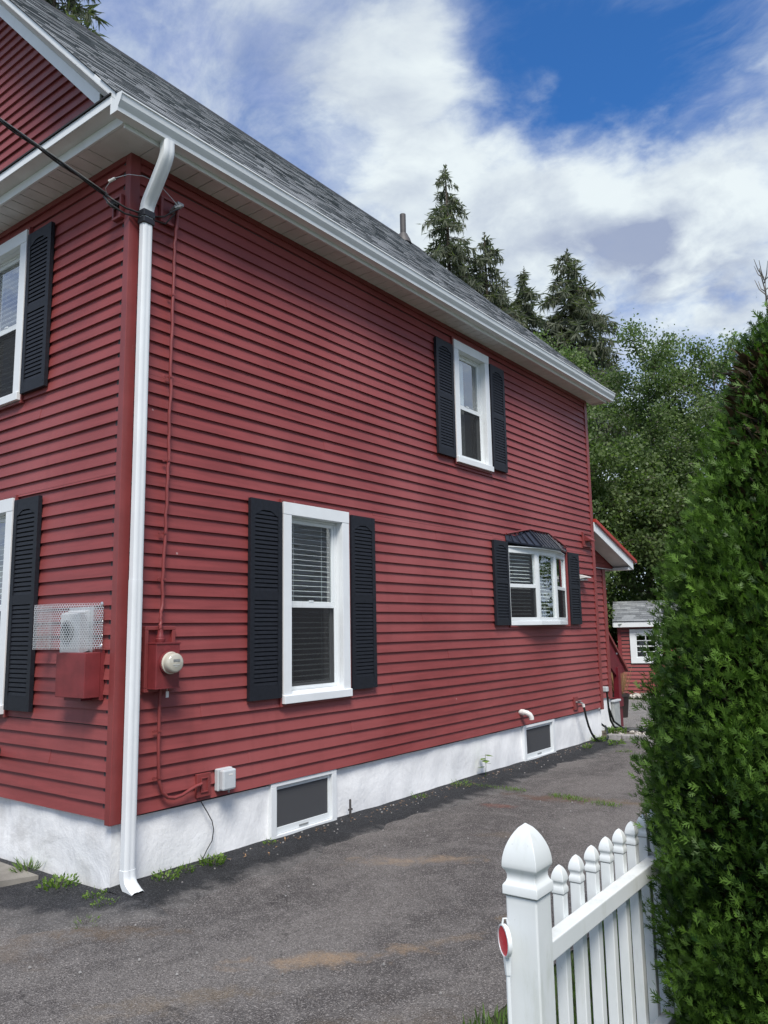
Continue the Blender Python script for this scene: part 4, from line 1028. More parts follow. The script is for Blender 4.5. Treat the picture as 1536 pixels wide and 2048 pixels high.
# short steel stake by the basement window
stk = thing('ground_stake', 'short dark angle iron stake beside the wide basement window', 'stake', (.03, 2.60, 0))
part('stake', MB().ext([(0, 0, -.1), (.026, 0, -.1), (.026, .004, -.1), (.004, .004, -.1), (.004, .026, -.1), (0, .026, -.1)], (0, 0, .30)), M['roofpipe'], stk)
part('hook', MB().box(.004, -.02, .10, .02, .03, .118), M['roofpipe'], stk)

# ================================================================== shed
SH = R(19.5)
shed = thing('garden_shed', 'small red shed with a white framed six pane window and grey roof', 'shed', (-2.56, 16.68, 0), SH)
sw = part('wall', slab_wall(0, 2.6, .05, 1.78, [(.45, .93, .98, 1.58)], .021, .1), M['room'], shed)
boards(sw, .09, 2.52, .06, 1.78, [(.30, 1.08, .84, 1.70)], e=.098, lip=.02)
part('corner_board', MB().box(0, -.004, .03, .088, .10, 1.78), M['redpaint'], shed); part('corner_board', MB().box(2.522, -.004, .03, 2.61, .10, 1.78), M['redpaint'], shed)
part('wall', MB().box(-.0, .101, .05, .06, 2.0, 1.9), M['redpaint'], shed); part('wall', MB().box(2.55, .101, .05, 2.61, 2.0, 1.9), M['redpaint'], shed); part('wall', MB().box(.061, 1.94, .05, 2.549, 2.0, 1.9), M['redpaint'], shed)
swn = part('window', ring(MB(), .30, 1.08, .84, 1.70, -.02, .03, .13), M['white'], shed)
gr_ = MB(); ring(gr_, .431, .949, .971, 1.569, .0, .025, .035); gr_.box(.466, .004, 1.255, .914, .022, 1.285); gr_.box(.68, .004, 1.006, .70, .022, 1.254); gr_.box(.68, .004, 1.286, .70, .022, 1.534)
for zz in (1.13, 1.41): gr_.box(.466, .006, zz-.008, .679, .020, zz+.008); gr_.box(.701, .006, zz-.008, .914, .020, zz+.008)
part('glazing_bars', gr_, M['vinyl'], swn)
pane(swn, .47, .91, 1.0, 1.54, .013)
part('eave_fascia', MB().box(-.085, -.16, 1.76, 2.75, -.13, 1.90), M['white'], shed)
part('soffit', MB().box(-.085, -.129, 1.79, 2.75, .02, 1.80), M['soffit'], shed)
slp = .42
shr = part('roof', MB().ext([(-.09, -.17, 1.902), (-.09, 1.05, 1.902+1.22*slp), (-.09, 2.2, 1.902), (-.09, 2.2, 1.85), (-.09, 1.05, 1.85+1.2*slp), (-.09, -.12, 1.86)], (2.85, 0, 0)), M['flash'], shed)
part('rake_board', MB().ext([(-.10, -.16, 1.77), (-.10, 1.05, 1.77+1.22*slp), (-.10, 2.2, 1.77), (-.10, 2.2, 1.88), (-.10, 1.05, 1.88+1.22*slp), (-.10, -.16, 1.88)], (.009, 0, 0)), M['white'], shed)
nn = Vector((0, -slp, 1)).normalized(); bb = Vector((0, 1, slp)).normalized()
shingle_roof(shr, (-.09, -.18, 1.905), (1, 0, 0), tuple(bb), tuple(nn), 2.85, 1.32, .14, 260, 9, Vector((0, -10, 0)))

# pale stones along the shed wall
stone_me = []
for k in range(6):
    rnd = random.Random(40+k); bmv = []; bmf = []
    import bmesh
    bm = bmesh.new(); bmesh.ops.create_icosphere(bm, subdivisions=2, radius=1)
    for v in bm.verts:
        nrm = v.co.normalized(); f = 1+.22*math.sin(nrm.x*3+k)+.18*math.sin(nrm.y*4+k*2)+.12*math.sin(nrm.z*5+nrm.x*4)
        v.co = nrm*f; v.co.z *= .72
    me = bpy.data.meshes.new('stone'); bm.to_mesh(me); bm.free(); me.materials.append(M['stone']); stone_me.append(me)
c_, s_ = math.cos(SH), math.sin(SH); rnd = random.Random(5)
for i in range(26):
    u = -.05+1.5*(i % 13)/13+rnd.uniform(-.04, .04); row = i//13; v = -.18-.17*row+rnd.uniform(-.04, .04); r_ = rnd.uniform(.055, .10)
    o = link('stone', stone_me[i % 6], None, (-2.56+u*c_-v*s_, 16.68+u*s_+v*c_, r_*.45), (rnd.uniform(-.3, .3), rnd.uniform(-.3, .3), rnd.uniform(0, 6))); o.scale = (r_, r_*rnd.uniform(.8, 1.1), r_)
    tag(o, 'pale rounded stone in the row along the foot of the shed', 'stone', 'pale stones along the shed')
# pebbles at the back corner
for i in range(40):
    u, v = rnd.uniform(-.05, .9), rnd.uniform(9.2, 9.85); r_ = rnd.uniform(.018, .045)
    o = link('pebble', stone_me[i % 6], None, (u, v, .05*max(0, 1-abs(v-9.6)/.6)+r_*.3), (0, 0, rnd.uniform(0, 6))); o.scale = (r_, r_, r_)
    tag(o, 'small pale pebble in the gravel behind the far corner', 'pebble', 'pebbles in the gravel bed')
# concrete edging blocks
bm_ = MB().box(-.11, -.075, 0, .11, .075, .13).mesh('edging_block', M['brick'])
for i in range(8):
    x_ = .20+.235*i; y_ = 8.98+.055*i
    o = link('edging_block', bm_, None, (x_, y_, -.03), (rnd.uniform(-.03, .03), rnd.uniform(-.03, .03), .22+rnd.uniform(-.06, .06)), bevel=.012)
    tag(o, 'weathered grey block in the low edging between driveway and gravel', 'block', 'edging blocks at the end of the driveway')

# ================================================================== picket fence
FX = Vector((3.868, -1.165, 0)); FA = .0143
fence = thing('picket_fence', 'white vinyl picket fence with pointed caps', 'fence', tuple(FX), FA)
def ogive(h, z0, z1, n=10, p=.66):
    return [(max(h*math.cos(math.pi/2*(i/n))**p, .0015), z0+(z1-z0)*(i/n)) for i in range(n+1)]
def fpost(y_):
    po = part('post', MB().squares([(.0508, -.2), (.0508, 1.02)], (0, y_, 0)), M['fence'], fence, bevel=.005)
    pc = [(.0545, 1.004), (.0575, 1.006), (.0575, 1.030), (.0555, 1.034), (.0500, 1.040), (.0465, 1.050), (.0465, 1.062), (.0500, 1.072), (.0560, 1.080)]
    part('post_cap', MB().squares(pc+ogive(.0575, 1.085, 1.205), (0, y_, 0)), M['fence'], po, bevel=.004, smooth=35)
    part('dirt_line', MB().squares([(.0513, 1.0005), (.0513, 1.0035)], (0, y_, 0)), M['grey'], po)
fpost(0); fpost(2.44)
pk = MB().squares([(.019, .05), (.019, .925)])
pkm = pk.mesh('picket', M['fence'])
pcm = MB().squares([(.0208, .915), (.0217, .917), (.0217, .930), (.019, .936), (.0172, .942), (.0190, .950), (.0215, .954)]+ogive(.0222, .956, 1.003, 8, .58)).mesh('picket_cap', M['fence'], 35)
plm = MB().squares([(.0196, .9125), (.0196, .9155)]).mesh('dirt_line', M['grey'])
for i in range(15):
    y_ = .315+.1435*i
    if y_ > 2.36: break
    o = link('picket', pkm, fence, (-.040, y_, 0), (0, 0, 0), .003); link('picket_cap', pcm, o, (0, 0, 0), (0, 0, 0), .002); link('dirt_line', plm, o)
part('rail', MB().box(-.0205, .0515, .783, .030, 2.388, .842), M['fence'], fence, bevel=.004)
part('rail', MB().box(-.0205, .0515, .16, .030, 2.388, .22), M['fence'], fence, bevel=.004)
# driveway marker
dm = thing('driveway_marker', 'driveway marker rod with a round red reflector beside the fence post', 'reflector', (3.826, -1.245, 0))
part('rod', MB().tube([(.012, 0, -.1), (.006, 0, .83)], .0065, 8), M['vinyl'], dm, smooth=40)
nrm = Vector((-.65, -.76, 0)); rot = nrm.to_track_quat('Z', 'Y').to_matrix()
def disc(prof, n=28):
    mb = MB().lathe(prof, (0, 0, 0), n); mb.v = [tuple(rot @ Vector(p)+Vector((0, 0, .882))) for p in mb.v]; return mb
part('rim', disc([(.040, -.007), (.045, -.006), (.046, .0), (.045, .006), (.041, .007), (.040, .004)]), M['vinyl'], dm, smooth=50)
part('reflector', disc([(.0395, -.004), (.0395, .0045), (.0, .0055)]), M['reflect'], dm, smooth=40)
part('socket', MB().tube([(.006, 0, .842), (.007, 0, .79)], [.013, .009], 8), M['vinyl'], dm, smooth=40)
part('hanger', MB().tube([(-.004, -.006, .926), (-.002, -.002, .944), (.006, .004, .944), (.008, .008, .926)], .003, 6), M['vinyl'], dm)

# ================================================================== foliage
def unit(a): return a/np.maximum(np.linalg.norm(a, axis=1, keepdims=True), 1e-9)
def rdirs(n): return unit(rng.normal(size=(n, 3)))
def quads_mesh(name, V, tone, mat):
    """V: (n,4,3) quads, tone: (n,)"""
    n = len(V); me = bpy.data.meshes.new(name)
    me.vertices.add(4*n); me.vertices.foreach_set('co', np.ascontiguousarray(V, dtype=np.float32).ravel())
    me.loops.add(4*n); me.loops.foreach_set('vertex_index', np.arange(4*n, dtype=np.int32))
    me.polygons.add(n); me.polygons.foreach_set('loop_start', np.arange(0, 4*n, 4, dtype=np.int32))
    try: me.polygons.foreach_set('loop_total', np.full(n, 4, dtype=np.int32))
    except Exception: pass
    me.update(calc_edges=True); me.materials.append(mat)
    a = me.attributes.new('tone', 'FLOAT', 'FACE'); a.data.foreach_set('value', np.clip(tone, 0, 1).astype(np.float32))
    return me
def leaves(P, A, B, l, w, mid=.45):
    """rhombic leaves from base P along A, spread along B"""
    l = np.reshape(l, (-1, 1)); w = np.reshape(w, (-1, 1))
    return np.stack([P, P+A*l*mid+B*w*.5, P+A*l, P+A*l*mid-B*w*.5], axis=1)

# ---- arborvitae ---------------------------------------------------------
arb = thing('arborvitae', 'tall dense green arborvitae growing against the picket fence', 'tree', (4.46, .21, 0))
prof = np.array([(0, .50), (.2, .60), (.4, .655), (.67, .665), (.99, .665), (1.15, .695), (1.27, .70), (1.4, .665), (1.63, .615), (1.74, .60), (1.95, .55), (2.17, .475), (2.43, .385), (2.61, .32), (2.80, .225), (3.02, .13), (3.12, .07), (3.2, .0)])
def arb_r(z): return np.interp(z, prof[:, 0], prof[:, 1])
nb = 3500
zb = rng.random(nb*3)*3.14; keep = rng.random(nb*3) < arb_r(zb)/.9+.24; zb = zb[keep][:nb]; nb = len(zb)
th = rng.random(nb)*2*np.pi
lump_ = .024*np.sin(th*6+zb*9)+.026*np.sin(th*10-zb*15+1)+.020*np.sin(th*17+zb*23)+rng.normal(size=nb)*.018+.012
rb_ = np.clip(arb_r(zb)*(1-.04)+lump_*np.clip(arb_r(zb)/.5, .3, 1)-.035, .02, None)
tip = np.stack([rb_*np.cos(th), rb_*np.sin(th), zb], 1)
outw = np.stack([np.cos(th), np.sin(th), np.zeros(nb)], 1)
bdir = unit(outw*1.0+np.array([0, 0, 1.0])+rng.normal(size=(nb, 3))*.24)
spr_n = 30
V = []; T = []
btone = np.clip(rng.normal(.42, .17, nb)+.16*np.sin(th*3+zb*4)+.10*np.sin(zb*9+th*7), 0, 1)
for s_i in range(spr_n):
    # each spray: a flat fan of scale-leaf lobes
    f = rng.random((nb, 1))
    base = tip-bdir*(.01+.24*f)+rng.normal(size=(nb, 3))*(.013+.030*(1-f)*f*4)
    ax = unit(bdir+rng.normal(size=(nb, 3))*.34)
    nrm_ = unit(np.cross(ax, np.array([0, 0, 1.0]))+rng.normal(size=(nb, 3))*.35)
    lat = unit(np.cross(ax, nrm_)); lat = unit(lat*.6+nrm_*.8) if s_i % 2 else lat
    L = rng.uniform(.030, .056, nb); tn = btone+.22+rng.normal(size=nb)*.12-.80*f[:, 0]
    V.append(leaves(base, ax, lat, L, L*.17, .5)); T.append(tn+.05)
    for k, (sd_, fr) in enumerate(((1, .18), (-1, .28), (1, .42), (-1, .55), (1, .68), (-1, .78))):
        a2 = unit(ax*.80+lat*sd_*.62+rng.normal(size=(nb, 3))*.10)
        l2 = np.cross(a2, unit(np.cross(ax, lat)))
        LL = L*(.62-.42*fr)*rng.uniform(.8, 1.2, nb)
        V.append(leaves(base+ax*(L*fr)[:, None], a2, l2, LL, LL*.21, .55)); T.append(tn+.10*fr+.04)
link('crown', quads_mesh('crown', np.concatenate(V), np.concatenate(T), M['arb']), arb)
# brown inner twigs
ni = 16000; zi = rng.random(ni)*2.9; thi = rng.random(ni)*2*np.pi; ri = arb_r(zi)*rng.uniform(.15, .62, ni)
Pi = np.stack([ri*np.cos(thi), ri*np.sin(thi), zi], 1); Ai = unit(np.stack([np.cos(thi), np.sin(thi), .7+0*thi], 1)+rng.normal(size=(ni, 3))*.5); Bi = unit(np.cross(Ai, rdirs(ni)))
link('inner_twigs', quads_mesh('inner_twigs', leaves(Pi, Ai, Bi, rng.uniform(.06, .14, ni), rng.uniform(.012, .03, ni)), rng.random(ni), M['arbdead']), arb)
tk = MB().tube([(0, 0, -.1), (.01, 0, .8), (0, .01, 2.0), (-.01, 0, 2.9)], [.055, .045, .03, .012], 8)
for i in range(90):
    z = .15+2.7*random.random(); a = random.random()*6.283; r_ = float(arb_r(z))*.8
    tk.tube([(0, 0, z-.1), (r_*.5*math.cos(a), r_*.5*math.sin(a), z), (r_*math.cos(a), r_*math.sin(a), z+.12)], [.010, .007, .003], 5)
part('trunk', tk, M['bark'], arb, smooth=60)
ld = MB().tube([(0, .0, 2.85), (-.015, .0, 3.05), (-.02, .01, 3.25), (-.035, .0, 3.36)], [.007, .005, .0035, .002], 6)
for i in range(16):
    z = 2.98+.34*random.random(); a = random.random()*6.283; l_ = .03+.05*random.random()
    ld.tube([(-.02, 0, z), (-.02+l_*.6*math.cos(a), l_*.6*math.sin(a), z+.03), (-.02+l_*math.cos(a), l_*math.sin(a), z+.08)], [.003, .0022, .001], 5)
part('bare_leader', ld, M['palebark'], arb, smooth=60)

# ---- broadleaf trees -----------------------------------------------------
def broadleaf(name, label, x, y, h, spread, nleaf, mat, bark, seed, lsize=.10, low=.12, group='trees behind the house'):
    rs = np.random.default_rng(seed); rp = random.Random(seed)
    root = thing(name, label, 'tree', (x, y, -.1), 0, group)
    tk = MB(); ends = []
    lean = Vector((rp.uniform(-.05, .05), rp.uniform(-.05, .05), 0))
    def axis(f): return Vector((lean.x*h*f+.12*math.sin(f*7+seed), lean.y*h*f+.12*math.cos(f*5+seed), h*f))
    n = 12; r0_ = .011*h+.03
    tk.tube([axis(i/n*.96) for i in range(n+1)], [r0_*(1-.93*i/n) for i in range(n+1)], 8)
    nl = 34
    for i in range(nl):
        f = low+(.93-low)*(i+rp.random())/nl; a = i*2.4+rp.uniform(-.5, .5)
        p = axis(f); lr = spread*(1.0-.55*max(0, (f-.55)/.45)**1.3)*rp.uniform(.65, 1.08)
        if f < .35: lr *= .75+.7*f
        up_ = rp.uniform(.35, .9)*(1.0 if f > .3 else .35)
        dirx = Vector((math.cos(a), math.sin(a), up_)).normalized()
        pts_ = []; q_ = p.copy(); dd_ = dirx.copy(); m = 6
        for k in range(m+1):
            pts_.append(q_.copy()); dd_ = (dd_+Vector((rp.uniform(-.18, .18), rp.uniform(-.18, .18), rp.uniform(-.12, .16)))).normalized(); q_ = q_+dd_*(lr/m)
        tk.tube(pts_, [r0_*.42*(1-f*.6)*(1-.85*k/m) for k in range(m+1)], 6)
        for k in range(2, m+1):
            for j in range(3):
                a2 = rp.uniform(0, 6.28); dl = Vector((math.cos(a2), math.sin(a2), rp.uniform(-.35, .6))).normalized()*rp.uniform(.25, .75)*spread*.30
                e_ = pts_[k]+dl; tk.tube([pts_[k], pts_[k]+dl*.5+Vector((0, 0, .04)), e_], [.014, .010, .004], 4)
                ends.append(pts_[k]+dl*.55); ends.append(e_)
        ends.append(pts_[-1])
    part('trunk', tk, bark, root, smooth=60)
    Ends = np.array([tuple(e) for e in ends]); per = max(4, nleaf//len(Ends)); ne = len(Ends)
    cl = rs.normal(0, .30, ne)
    wgt = rs.random(ne) > .12
    idx = np.repeat(np.arange(ne)[wgt], per); P = Ends[idx]+rs.normal(size=(len(idx), 3))*np.array([.19, .19, .15])*(.5+spread*.22)
    A = unit(rs.normal(size=(len(idx), 3))+np.array([0, 0, -.55])); B = unit(np.cross(A, unit(rs.normal(size=(len(idx), 3)))))
    l = rs.uniform(.7, 1.3, len(idx))*lsize
    link('crown', quads_mesh('crown', leaves(P, A, B, l, l*.72), .42+cl[idx]*.6+rs.normal(0, .16, len(idx)), mat), root)
    return root
bl = [('grey_birch', 'pale trunked birch with fine leaves rising left of the other birches', -4.7, 18.6, 10.9, 2.3, 42000, 'birch', 'palebark', 21, .085),
      ('grey_birch', 'birch with the airiest crown, straight behind the garden shed', -2.9, 20.4, 10.7, 2.3, 42000, 'birch', 'palebark', 22, .085),
      ('grey_birch', 'tall slim birch beside the arborvitae', -1.0, 20.6, 10.5, 2.2, 40000, 'birch', 'palebark', 23, .085),
      ('maple_tree', 'dark broadleaf tree close behind the red lean-to', -4.2, 17.2, 7.2, 2.5, 32000, 'maple', 'bark', 24, .105),
      ('maple_tree', 'dark broadleaf tree right behind the shed roof', -1.7, 19.0, 6.0, 2.3, 28000, 'maple', 'bark', 25, .105),
      ('maple_tree', 'broad dark tree filling the gap below the spruces', -8.2, 22.5, 9.6, 3.2, 26000, 'maple', 'bark', 26, .14),
      ('maple_tree', 'rounded dark tree farther back between two birches', -4.6, 26.0, 9.8, 3.3, 26000, 'maple', 'bark', 27, .15),
      ('maple_tree', 'dark tree farther back, half hidden by the arborvitae', .6, 25.0, 9.0, 3.3, 24000, 'maple', 'bark', 28, .15)]
bl += [('maple_tree', 'distant broad tree at the far edge of the lawn beyond the arborvitae', 6.5, 33.0, 9.0, 3.6, 12000, 'maple', 'bark', 51, .18),
       ('maple_tree', 'distant tall tree at the far edge of the lawn beside a broad one', 11.5, 35.0, 10.5, 3.6, 12000, 'maple', 'bark', 52, .18),
       ('maple_tree', 'distant small tree between the shed and the far lawn', 2.8, 36.0, 8.0, 3.4, 12000, 'maple', 'bark', 53, .18)]
for b in bl: broadleaf(b[0], b[1], b[2], b[3], b[4], b[5], b[6], M[b[7]], M[b[8]], b[9], b[10])

# ---- spruces -------------------------------------------------------------
def spruce(name, label, x, y, h, crown, rmax, dens, mat, seed, sparse=.0, group='spruces behind the roof', droop=.45, cw=.055):
    rs = np.random.default_rng(seed); rp = random.Random(seed)
    root = thing(name, label, 'tree', (x, y, -.1), 0, group)
    tk = MB().tube([(0, 0, 0), (.05, 0, h*.5), (0, .05, h*.85), (0, 0, h-.2), (.03, .02, h)], [.20, .15, .07, .03, .008], 8)
    Ps = []; As = []; Bs = []; Ls = []; Ts = []
    z = h-.35
    while z > h-crown:
        dep = (h-z); f = dep/crown
        Lr = rmax*min(1.0, (dep/crown*1.05)**.72)
        nbr = 4 if dep < 1.2 else 6
        for i in range(nbr):
            if rp.random() < sparse: continue
            a = rp.uniform(0, 6.283); L = Lr*rp.uniform(.55, 1.12)
            if L < .12: continue
            m = 6; pts_ = []
            for k in range(m+1):
                t = k/m; zz = z+.30*L*t*(1 if dep < 1.5 else .35)-droop*L*t*t*1.5+.22*L*t**4+rp.uniform(-.03, .03)
                pts_.append(Vector((math.cos(a)*L*t, math.sin(a)*L*t, zz)))
            tk.tube(pts_, [.030*(1-.85*k/m)*min(1, L) for k in range(m+1)], 4)
            nn_ = int(dens*L)+5
            t = rs.random(nn_)**.8*.9+.10; k0 = np.minimum((t*m).astype(int), m-1); fr = t*m-k0
            PA = np.array([tuple(p) for p in pts_]); Pq = PA[k0]*(1-fr[:, None])+PA[k0+1]*fr[:, None]
            out = np.array([math.cos(a), math.sin(a), 0]); lt = np.array([-math.sin(a), math.cos(a), 0])
            sg = rs.choice([-1, 1], nn_)
            hang = rs.random(nn_) < .62
            A1 = out*.5+lt*(sg*rs.uniform(.3, 1.1, nn_))[:, None]+np.array([0, 0, -.15])
            A2 = out*.15+lt*(sg*.25)[:, None]+np.array([0, 0, -1.0])
            A = unit(np.where(hang[:, None], A2, A1)+rs.normal(size=(nn_, 3))*.22)
            B = unit(np.cross(A, unit(rs.normal(size=(nn_, 3)))))
            l = rs.uniform(.20, .58, nn_)*(.55+.45*min(1, L/1.2))
            Ps.append(Pq); As.append(A); Bs.append(B); Ls.append(l); Ts.append(rs.normal(.38+rp.uniform(-.15, .15), .16, nn_))
        z -= rp.uniform(.20, .34)
    # leader
    nn_ = 40; zz = h-rs.random(nn_)*.9; a = rs.random(nn_)*6.283
    Ps.append(np.stack([0*zz, 0*zz, zz], 1)); As.append(unit(np.stack([np.cos(a), np.sin(a), .7+0*a], 1))); Bs.append(unit(np.cross(As[-1], rs.normal(size=(nn_, 3))))); Ls.append(.10+.25*(h-zz)); Ts.append(rs.normal(.4, .15, nn_))
    part('trunk', tk, M['bark'], root, smooth=60)
    P, A, B, L, T_ = map(np.concatenate, (Ps, As, Bs, Ls, Ts))
    link('crown', quads_mesh('crown', leaves(P, A, B, L, np.minimum(L*.42, cw)*rs.uniform(.8, 1.5, len(L)), .4), T_, mat), root)
spruce('spruce_tree', 'tallest thin spruce with bare trunk showing, beside the vent pipe', -12.78, 25.51, 23.4, 11.5, 3.0, 46, M['spruce'], 31, .28)
spruce('spruce_tree', 'narrow dark spruce next to the tallest one', -11.33, 26.35, 19.8, 10, 3.2, 56, M['spruce'], 32, .10)
spruce('spruce_tree', 'shortest spruce of the row above the roof', -10.69, 28.93, 18.9, 10, 3.0, 56, M['spruce'], 33, .10)
spruce('spruce_tree', 'broad dense spruce rising above the birches', -7.68, 27.01, 18.1, 9, 3.7, 64, M['spruce'], 34, .0)
spruce('spruce_tree', 'spruce whose branch tips hang over the roof ridge', -17.3, 8.6, 27.0, 14, 3.2, 46, M['spruce'], 35, .0, 'spruces behind the roof')
spruce('spruce_tree', 'hanging green spruce between the lean-to and the shed', -4.6, 17.6, 6.6, 6.4, 2.3, 70, M['spruce2'], 36, .0, 'trees behind the house', .55)

# ---- grass and weeds -----------------------------------------------------
def blades(name, pts, hgt, mat, label, cat='grass', lean=.55, wid=.006):
    P = np.array(pts); n = len(P); a = rng.random(n)*6.283; h = rng.uniform(.5, 1.15, n)*hgt
    A = unit(np.stack([np.cos(a)*lean*rng.random(n), np.sin(a)*lean*rng.random(n), np.ones(n)], 1)); B = unit(np.stack([-np.sin(a), np.cos(a), 0*a], 1))
    o = link(name, quads_mesh(name, leaves(P, A, B, h, np.full(n, wid)*rng.uniform(.7, 1.4, n), .3), rng.normal(.45, .2, n), mat)); tag(o, label, cat, kind='stuff'); return o
g = []
for _ in range(42000):
    x = 3.0+2.6*random.random()**1.3; y = -3.3+8.5*random.random()
    edge = 3.02+.10*math.sin(y*2.3)+.05*math.sin(y*7.1)
    if y < -.2: edge += .25*(-.2-y)
    if x < edge: continue
    g.append((x, y, 0.0))
blades('lawn_grass', g, .075, M['grass'], 'short green grass along the fence', lean=.8, wid=.0075)
g = []
for _ in range(2300):        # grass in the crack across the driveway
    x = .15+2.6*random.random(); y = 4.62+.10*math.sin(x*2.2)+random.gauss(0, .05)
    if math.sin(x*5.3)+math.sin(x*11)+.3 < random.uniform(-.6, 1.2): continue
    g.append((x, y, .004+.45*wob(x, y)))
blades('crack_grass', g, .035, M['weed'], 'thin line of grass growing in the driveway crack', lean=1.2)
def tuft(name, x, y, z, r_, h, n, label, leafy=.85, group=None):
    P = []; A = []; L = []; Wd = []
    for i in range(n):
        a = random.random()*6.283; q_ = random.random()**.5*r_
        P.append((q_*math.cos(a), q_*math.sin(a), h*random.random()*.55 if random.random() < leafy else 0))
        A.append((math.cos(a)*random.uniform(.2, 1.0), math.sin(a)*random.uniform(.2, 1.0), random.uniform(.25, 1.2)))
        lf = random.random() < leafy; L.append(random.uniform(.25, .45)*h if lf else h*random.uniform(.5, .9)); Wd.append(L[-1]*(.6 if lf else .08))
    P = np.array(P); A = unit(np.array(A)); B = unit(np.cross(A, rdirs(n)))
    root = thing(name, label, 'weed', (x, y, z), 0, group)
    link('leaves', quads_mesh('leaves', leaves(P, A, B, np.array(L), np.array(Wd)), rng.normal(.5, .22, n), M['weed']), root)
    st = MB()
    for i in range(5):
        a = random.random()*6.283; st.tube([(0, 0, -.02), (r_*.3*math.cos(a), r_*.3*math.sin(a), h*.5)], [.002, .001], 4)
    part('stem', st, M['bark'], root); return root
tuft('weed_tuft', -.02, -.08, .02, .08, .045, 110, 'low weeds at the corner beside the downspout foot')
tuft('weed_tuft', .16, -.13, .01, .08, .045, 100, 'flat bright weed in front of the downspout mouth')
tuft('weed_tuft', -.42, -.12, .03, .13, .08, 160, 'weeds along the front foundation by the concrete path')
tuft('weed_tuft', -.95, -.06, .04, .10, .12, 80, 'grass tuft at the end of the concrete path', .1)
tuft('weed_tuft', .10, .42, .03, .10, .07, 120, 'small weed clump against the foundation right of the downspout')
tuft('weed_tuft', .08, .62, .03, .06, .07, 60, 'sprig of weeds between downspout and black wire')
tuft('weed_tuft', .09, .86, .03, .10, .08, 150, 'green weed clump where the black wire meets the ground')
tuft('weed_tuft', .34, -.38, .0, .09, .06, 40, 'sparse grass sprouting from the asphalt in front of the corner', .1)
tuft('weed_tuft', -.15, -.85, .0, .10, .06, 70, 'low grass at the edge of the black asphalt by the path', .2)
tuft('weed_tuft', .05, 1.52, .03, .05, .05, 40, 'tiny weed left of the wide basement window')
tuft('weed_tuft', .08, 3.70, .03, .08, .06, 60, 'dry low weed midway along the foundation', .3)
tuft('weed_tuft', .12, 4.50, .03, .12, .07, 110, 'weeds where the driveway crack meets the wall', .4)
tuft('weed_tuft', .22, 7.85, .03, .07, .08, 70, 'weed beside the far basement window')
tuft('weed_tuft', .45, 8.40, .03, .12, .09, 110, 'weeds by the edging blocks')
tuft('weed_tuft', .10, 8.60, .03, .10, .10, 110, 'weeds under the hanging hose')
tuft('weed_tuft', .75, 7.95, .0, .12, .05, 90, 'flat weeds in the asphalt short of the edging blocks', .3)
tuft('weed_tuft', .05, 9.45, .05, .16, .12, 200, 'leafy weeds among the pebbles at the far corner')
# seedling with broad leaves
sg = thing('maple_seedling', 'young broad leaved seedling against the white foundation', 'seedling', (.06, 5.14, .02))
part('stem', MB().tube([(0, 0, -.02), (.01, .01, .12), (.0, .02, .26)], [.004, .003, .002], 5), M['weed'], sg)
for i, (z_, a_, l_) in enumerate(((.26, .3, .11), (.25, 2.5, .10), (.20, -.9, .12), (.16, 1.4, .11), (.12, 3.6, .10), (.22, 4.6, .09))):
    A = np.array([[math.cos(a_), math.sin(a_), -.15]]); B = np.array([[-math.sin(a_), math.cos(a_), 0]])
    link('leaf', quads_mesh('leaf', np.concatenate([leaves(np.array([[0, .01, z_]]), unit(A), B, [l_], [l_*.8]), leaves(np.array([[0, .01, z_]]), unit(A+B*.7), B, [l_*.7], [l_*.4]), leaves(np.array([[0, .01, z_]]), unit(A-B*.7), B, [l_*.7], [l_*.4])]), np.array([.85, .8, .8]), M['weed']), sg)
# dry grass in the pot
n = 160; a = rng.random(n)*6.283; rr_ = rng.random(n)
P = np.stack([.12*np.cos(a)*rr_, .12*np.sin(a)*rr_, .42+0*a], 1); A = unit(np.stack([np.cos(a)*.45*rr_, np.sin(a)*.45*rr_, 1+0*a], 1)); B = unit(np.cross(A, rdirs(n)))
link('dry_grass', quads_mesh('dry_grass', leaves(P, A, B, rng.uniform(.3, .75, n), np.full(n, .012)), rng.random(n), M['drygrass']), ptx)
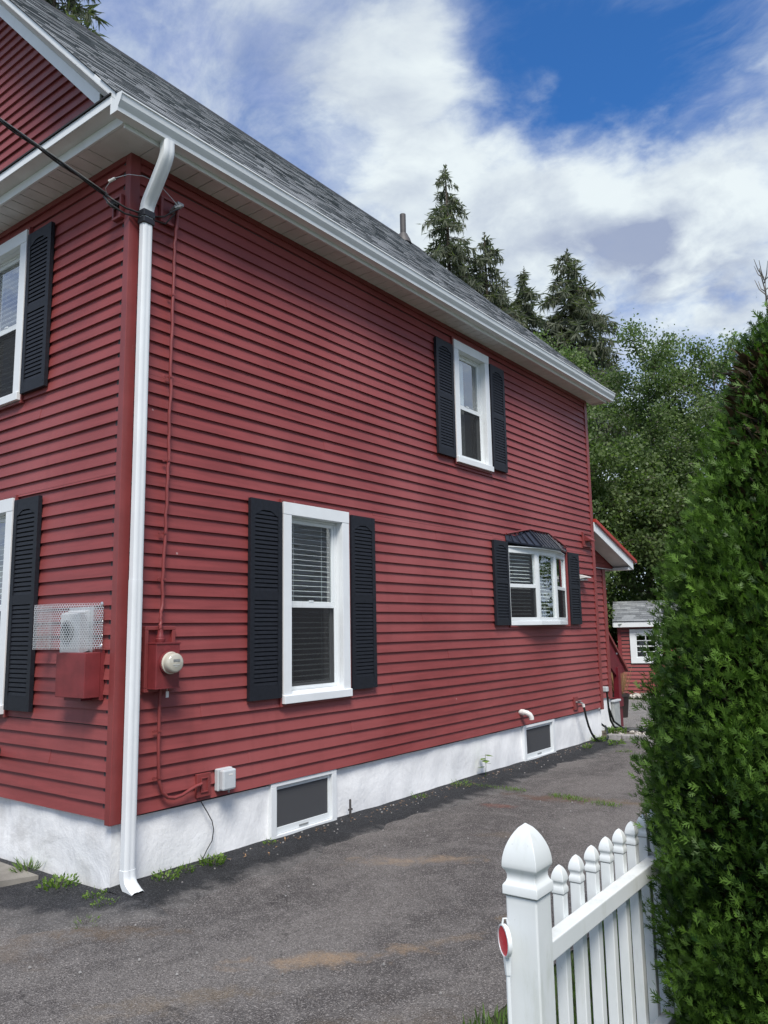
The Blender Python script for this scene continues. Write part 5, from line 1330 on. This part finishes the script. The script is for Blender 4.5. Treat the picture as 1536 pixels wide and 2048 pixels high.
# crumbs of asphalt, leaf litter
cr = MB(); rnd = random.Random(77)
for i in range(200):
    if i < 110: x, y = .02+abs(rnd.gauss(0, .12)), rnd.uniform(.2, 8.8)
    else: x, y = rnd.uniform(-.5, 2.9), rnd.uniform(-2.2, 5)
    s_ = rnd.uniform(.0025, .007); z = .006+.45*wob(x, y)+(.03*max(0, 1-x/.5)**1.5 if y > .2 else 0)
    cr.squares([(s_, z-.004), (s_*rnd.uniform(.5, .9), z+s_*rnd.uniform(.6, 1.2))], (x, y, 0))
o = part('loose_grit', cr, M['brick']); tag(o, 'loose grit scattered on the asphalt along the wall', 'grit', kind='stuff')
lt = []
for i in range(240): lt.append((.05+abs(rnd.gauss(0, .1)), rnd.uniform(.9, 8.9), .04))
P = np.array(lt); A = unit(rng.normal(size=(240, 3))*np.array([1, 1, .12])); B = unit(np.cross(A, np.array([0, 0, 1.0])))
o = link('leaf_litter', quads_mesh('leaf_litter', leaves(P, A, B, rng.uniform(.012, .035, 240), rng.uniform(.006, .016, 240)), rng.random(240), M['drygrass'])); tag(o, 'brown leaf litter caught along the foot of the wall', 'leaf litter', kind='stuff')

# ================================================================== neighbour across the driveway (seen mirrored in the panes)
nh = thing('neighbour_house', 'grey clapboard house across the lawn, mirrored in the window panes', 'house', (10.2, 12.6, 0))
nw = part('wall', MB().ext([(0, -4, 0), (0, 4, 0), (0, 4, 3.3), (0, 0, 5.9), (0, -4, 3.3)], (9, 0, 0)), M['neigh'], nh)
zz = .3
while zz < 5.6:
    hw = 4.0 if zz < 3.2 else 4.0-(zz-3.2)/.65
    part('siding_board', MB().ext([(-.001, -hw, zz), (-.03, -hw, zz), (-.004, -hw, zz+.15), (-.001, -hw, zz+.15)], (0, 2*hw, 0)), M['neigh'], nw); zz += .15
for sg_ in (-1, 1):
    part('roof', MB().ext([(-.35, sg_*4.5, 3.05), (-.35, 0, 5.97), (-.35, 0, 6.12), (-.35, sg_*4.5, 3.2)], (9.7, 0, 0)), M['flash'], nh)
    part('rake_board', MB().ext([(-.37, sg_*4.5, 3.0), (-.37, 0, 5.92), (-.37, 0, 6.10), (-.37, sg_*4.5, 3.18)], (.018, 0, 0)), M['white'], nh)
for yy in (-1.8, 1.8):
    f = part('window', ring(MB(), -yy-.5, -yy+.5, 1.0, 2.6, -.05, .0, .1), M['white'], nh, rz=R(-90)); part('pane', MB().box(-yy-.4, -.034, 1.1, -yy+.4, -.031, 2.5), M['black'], f)
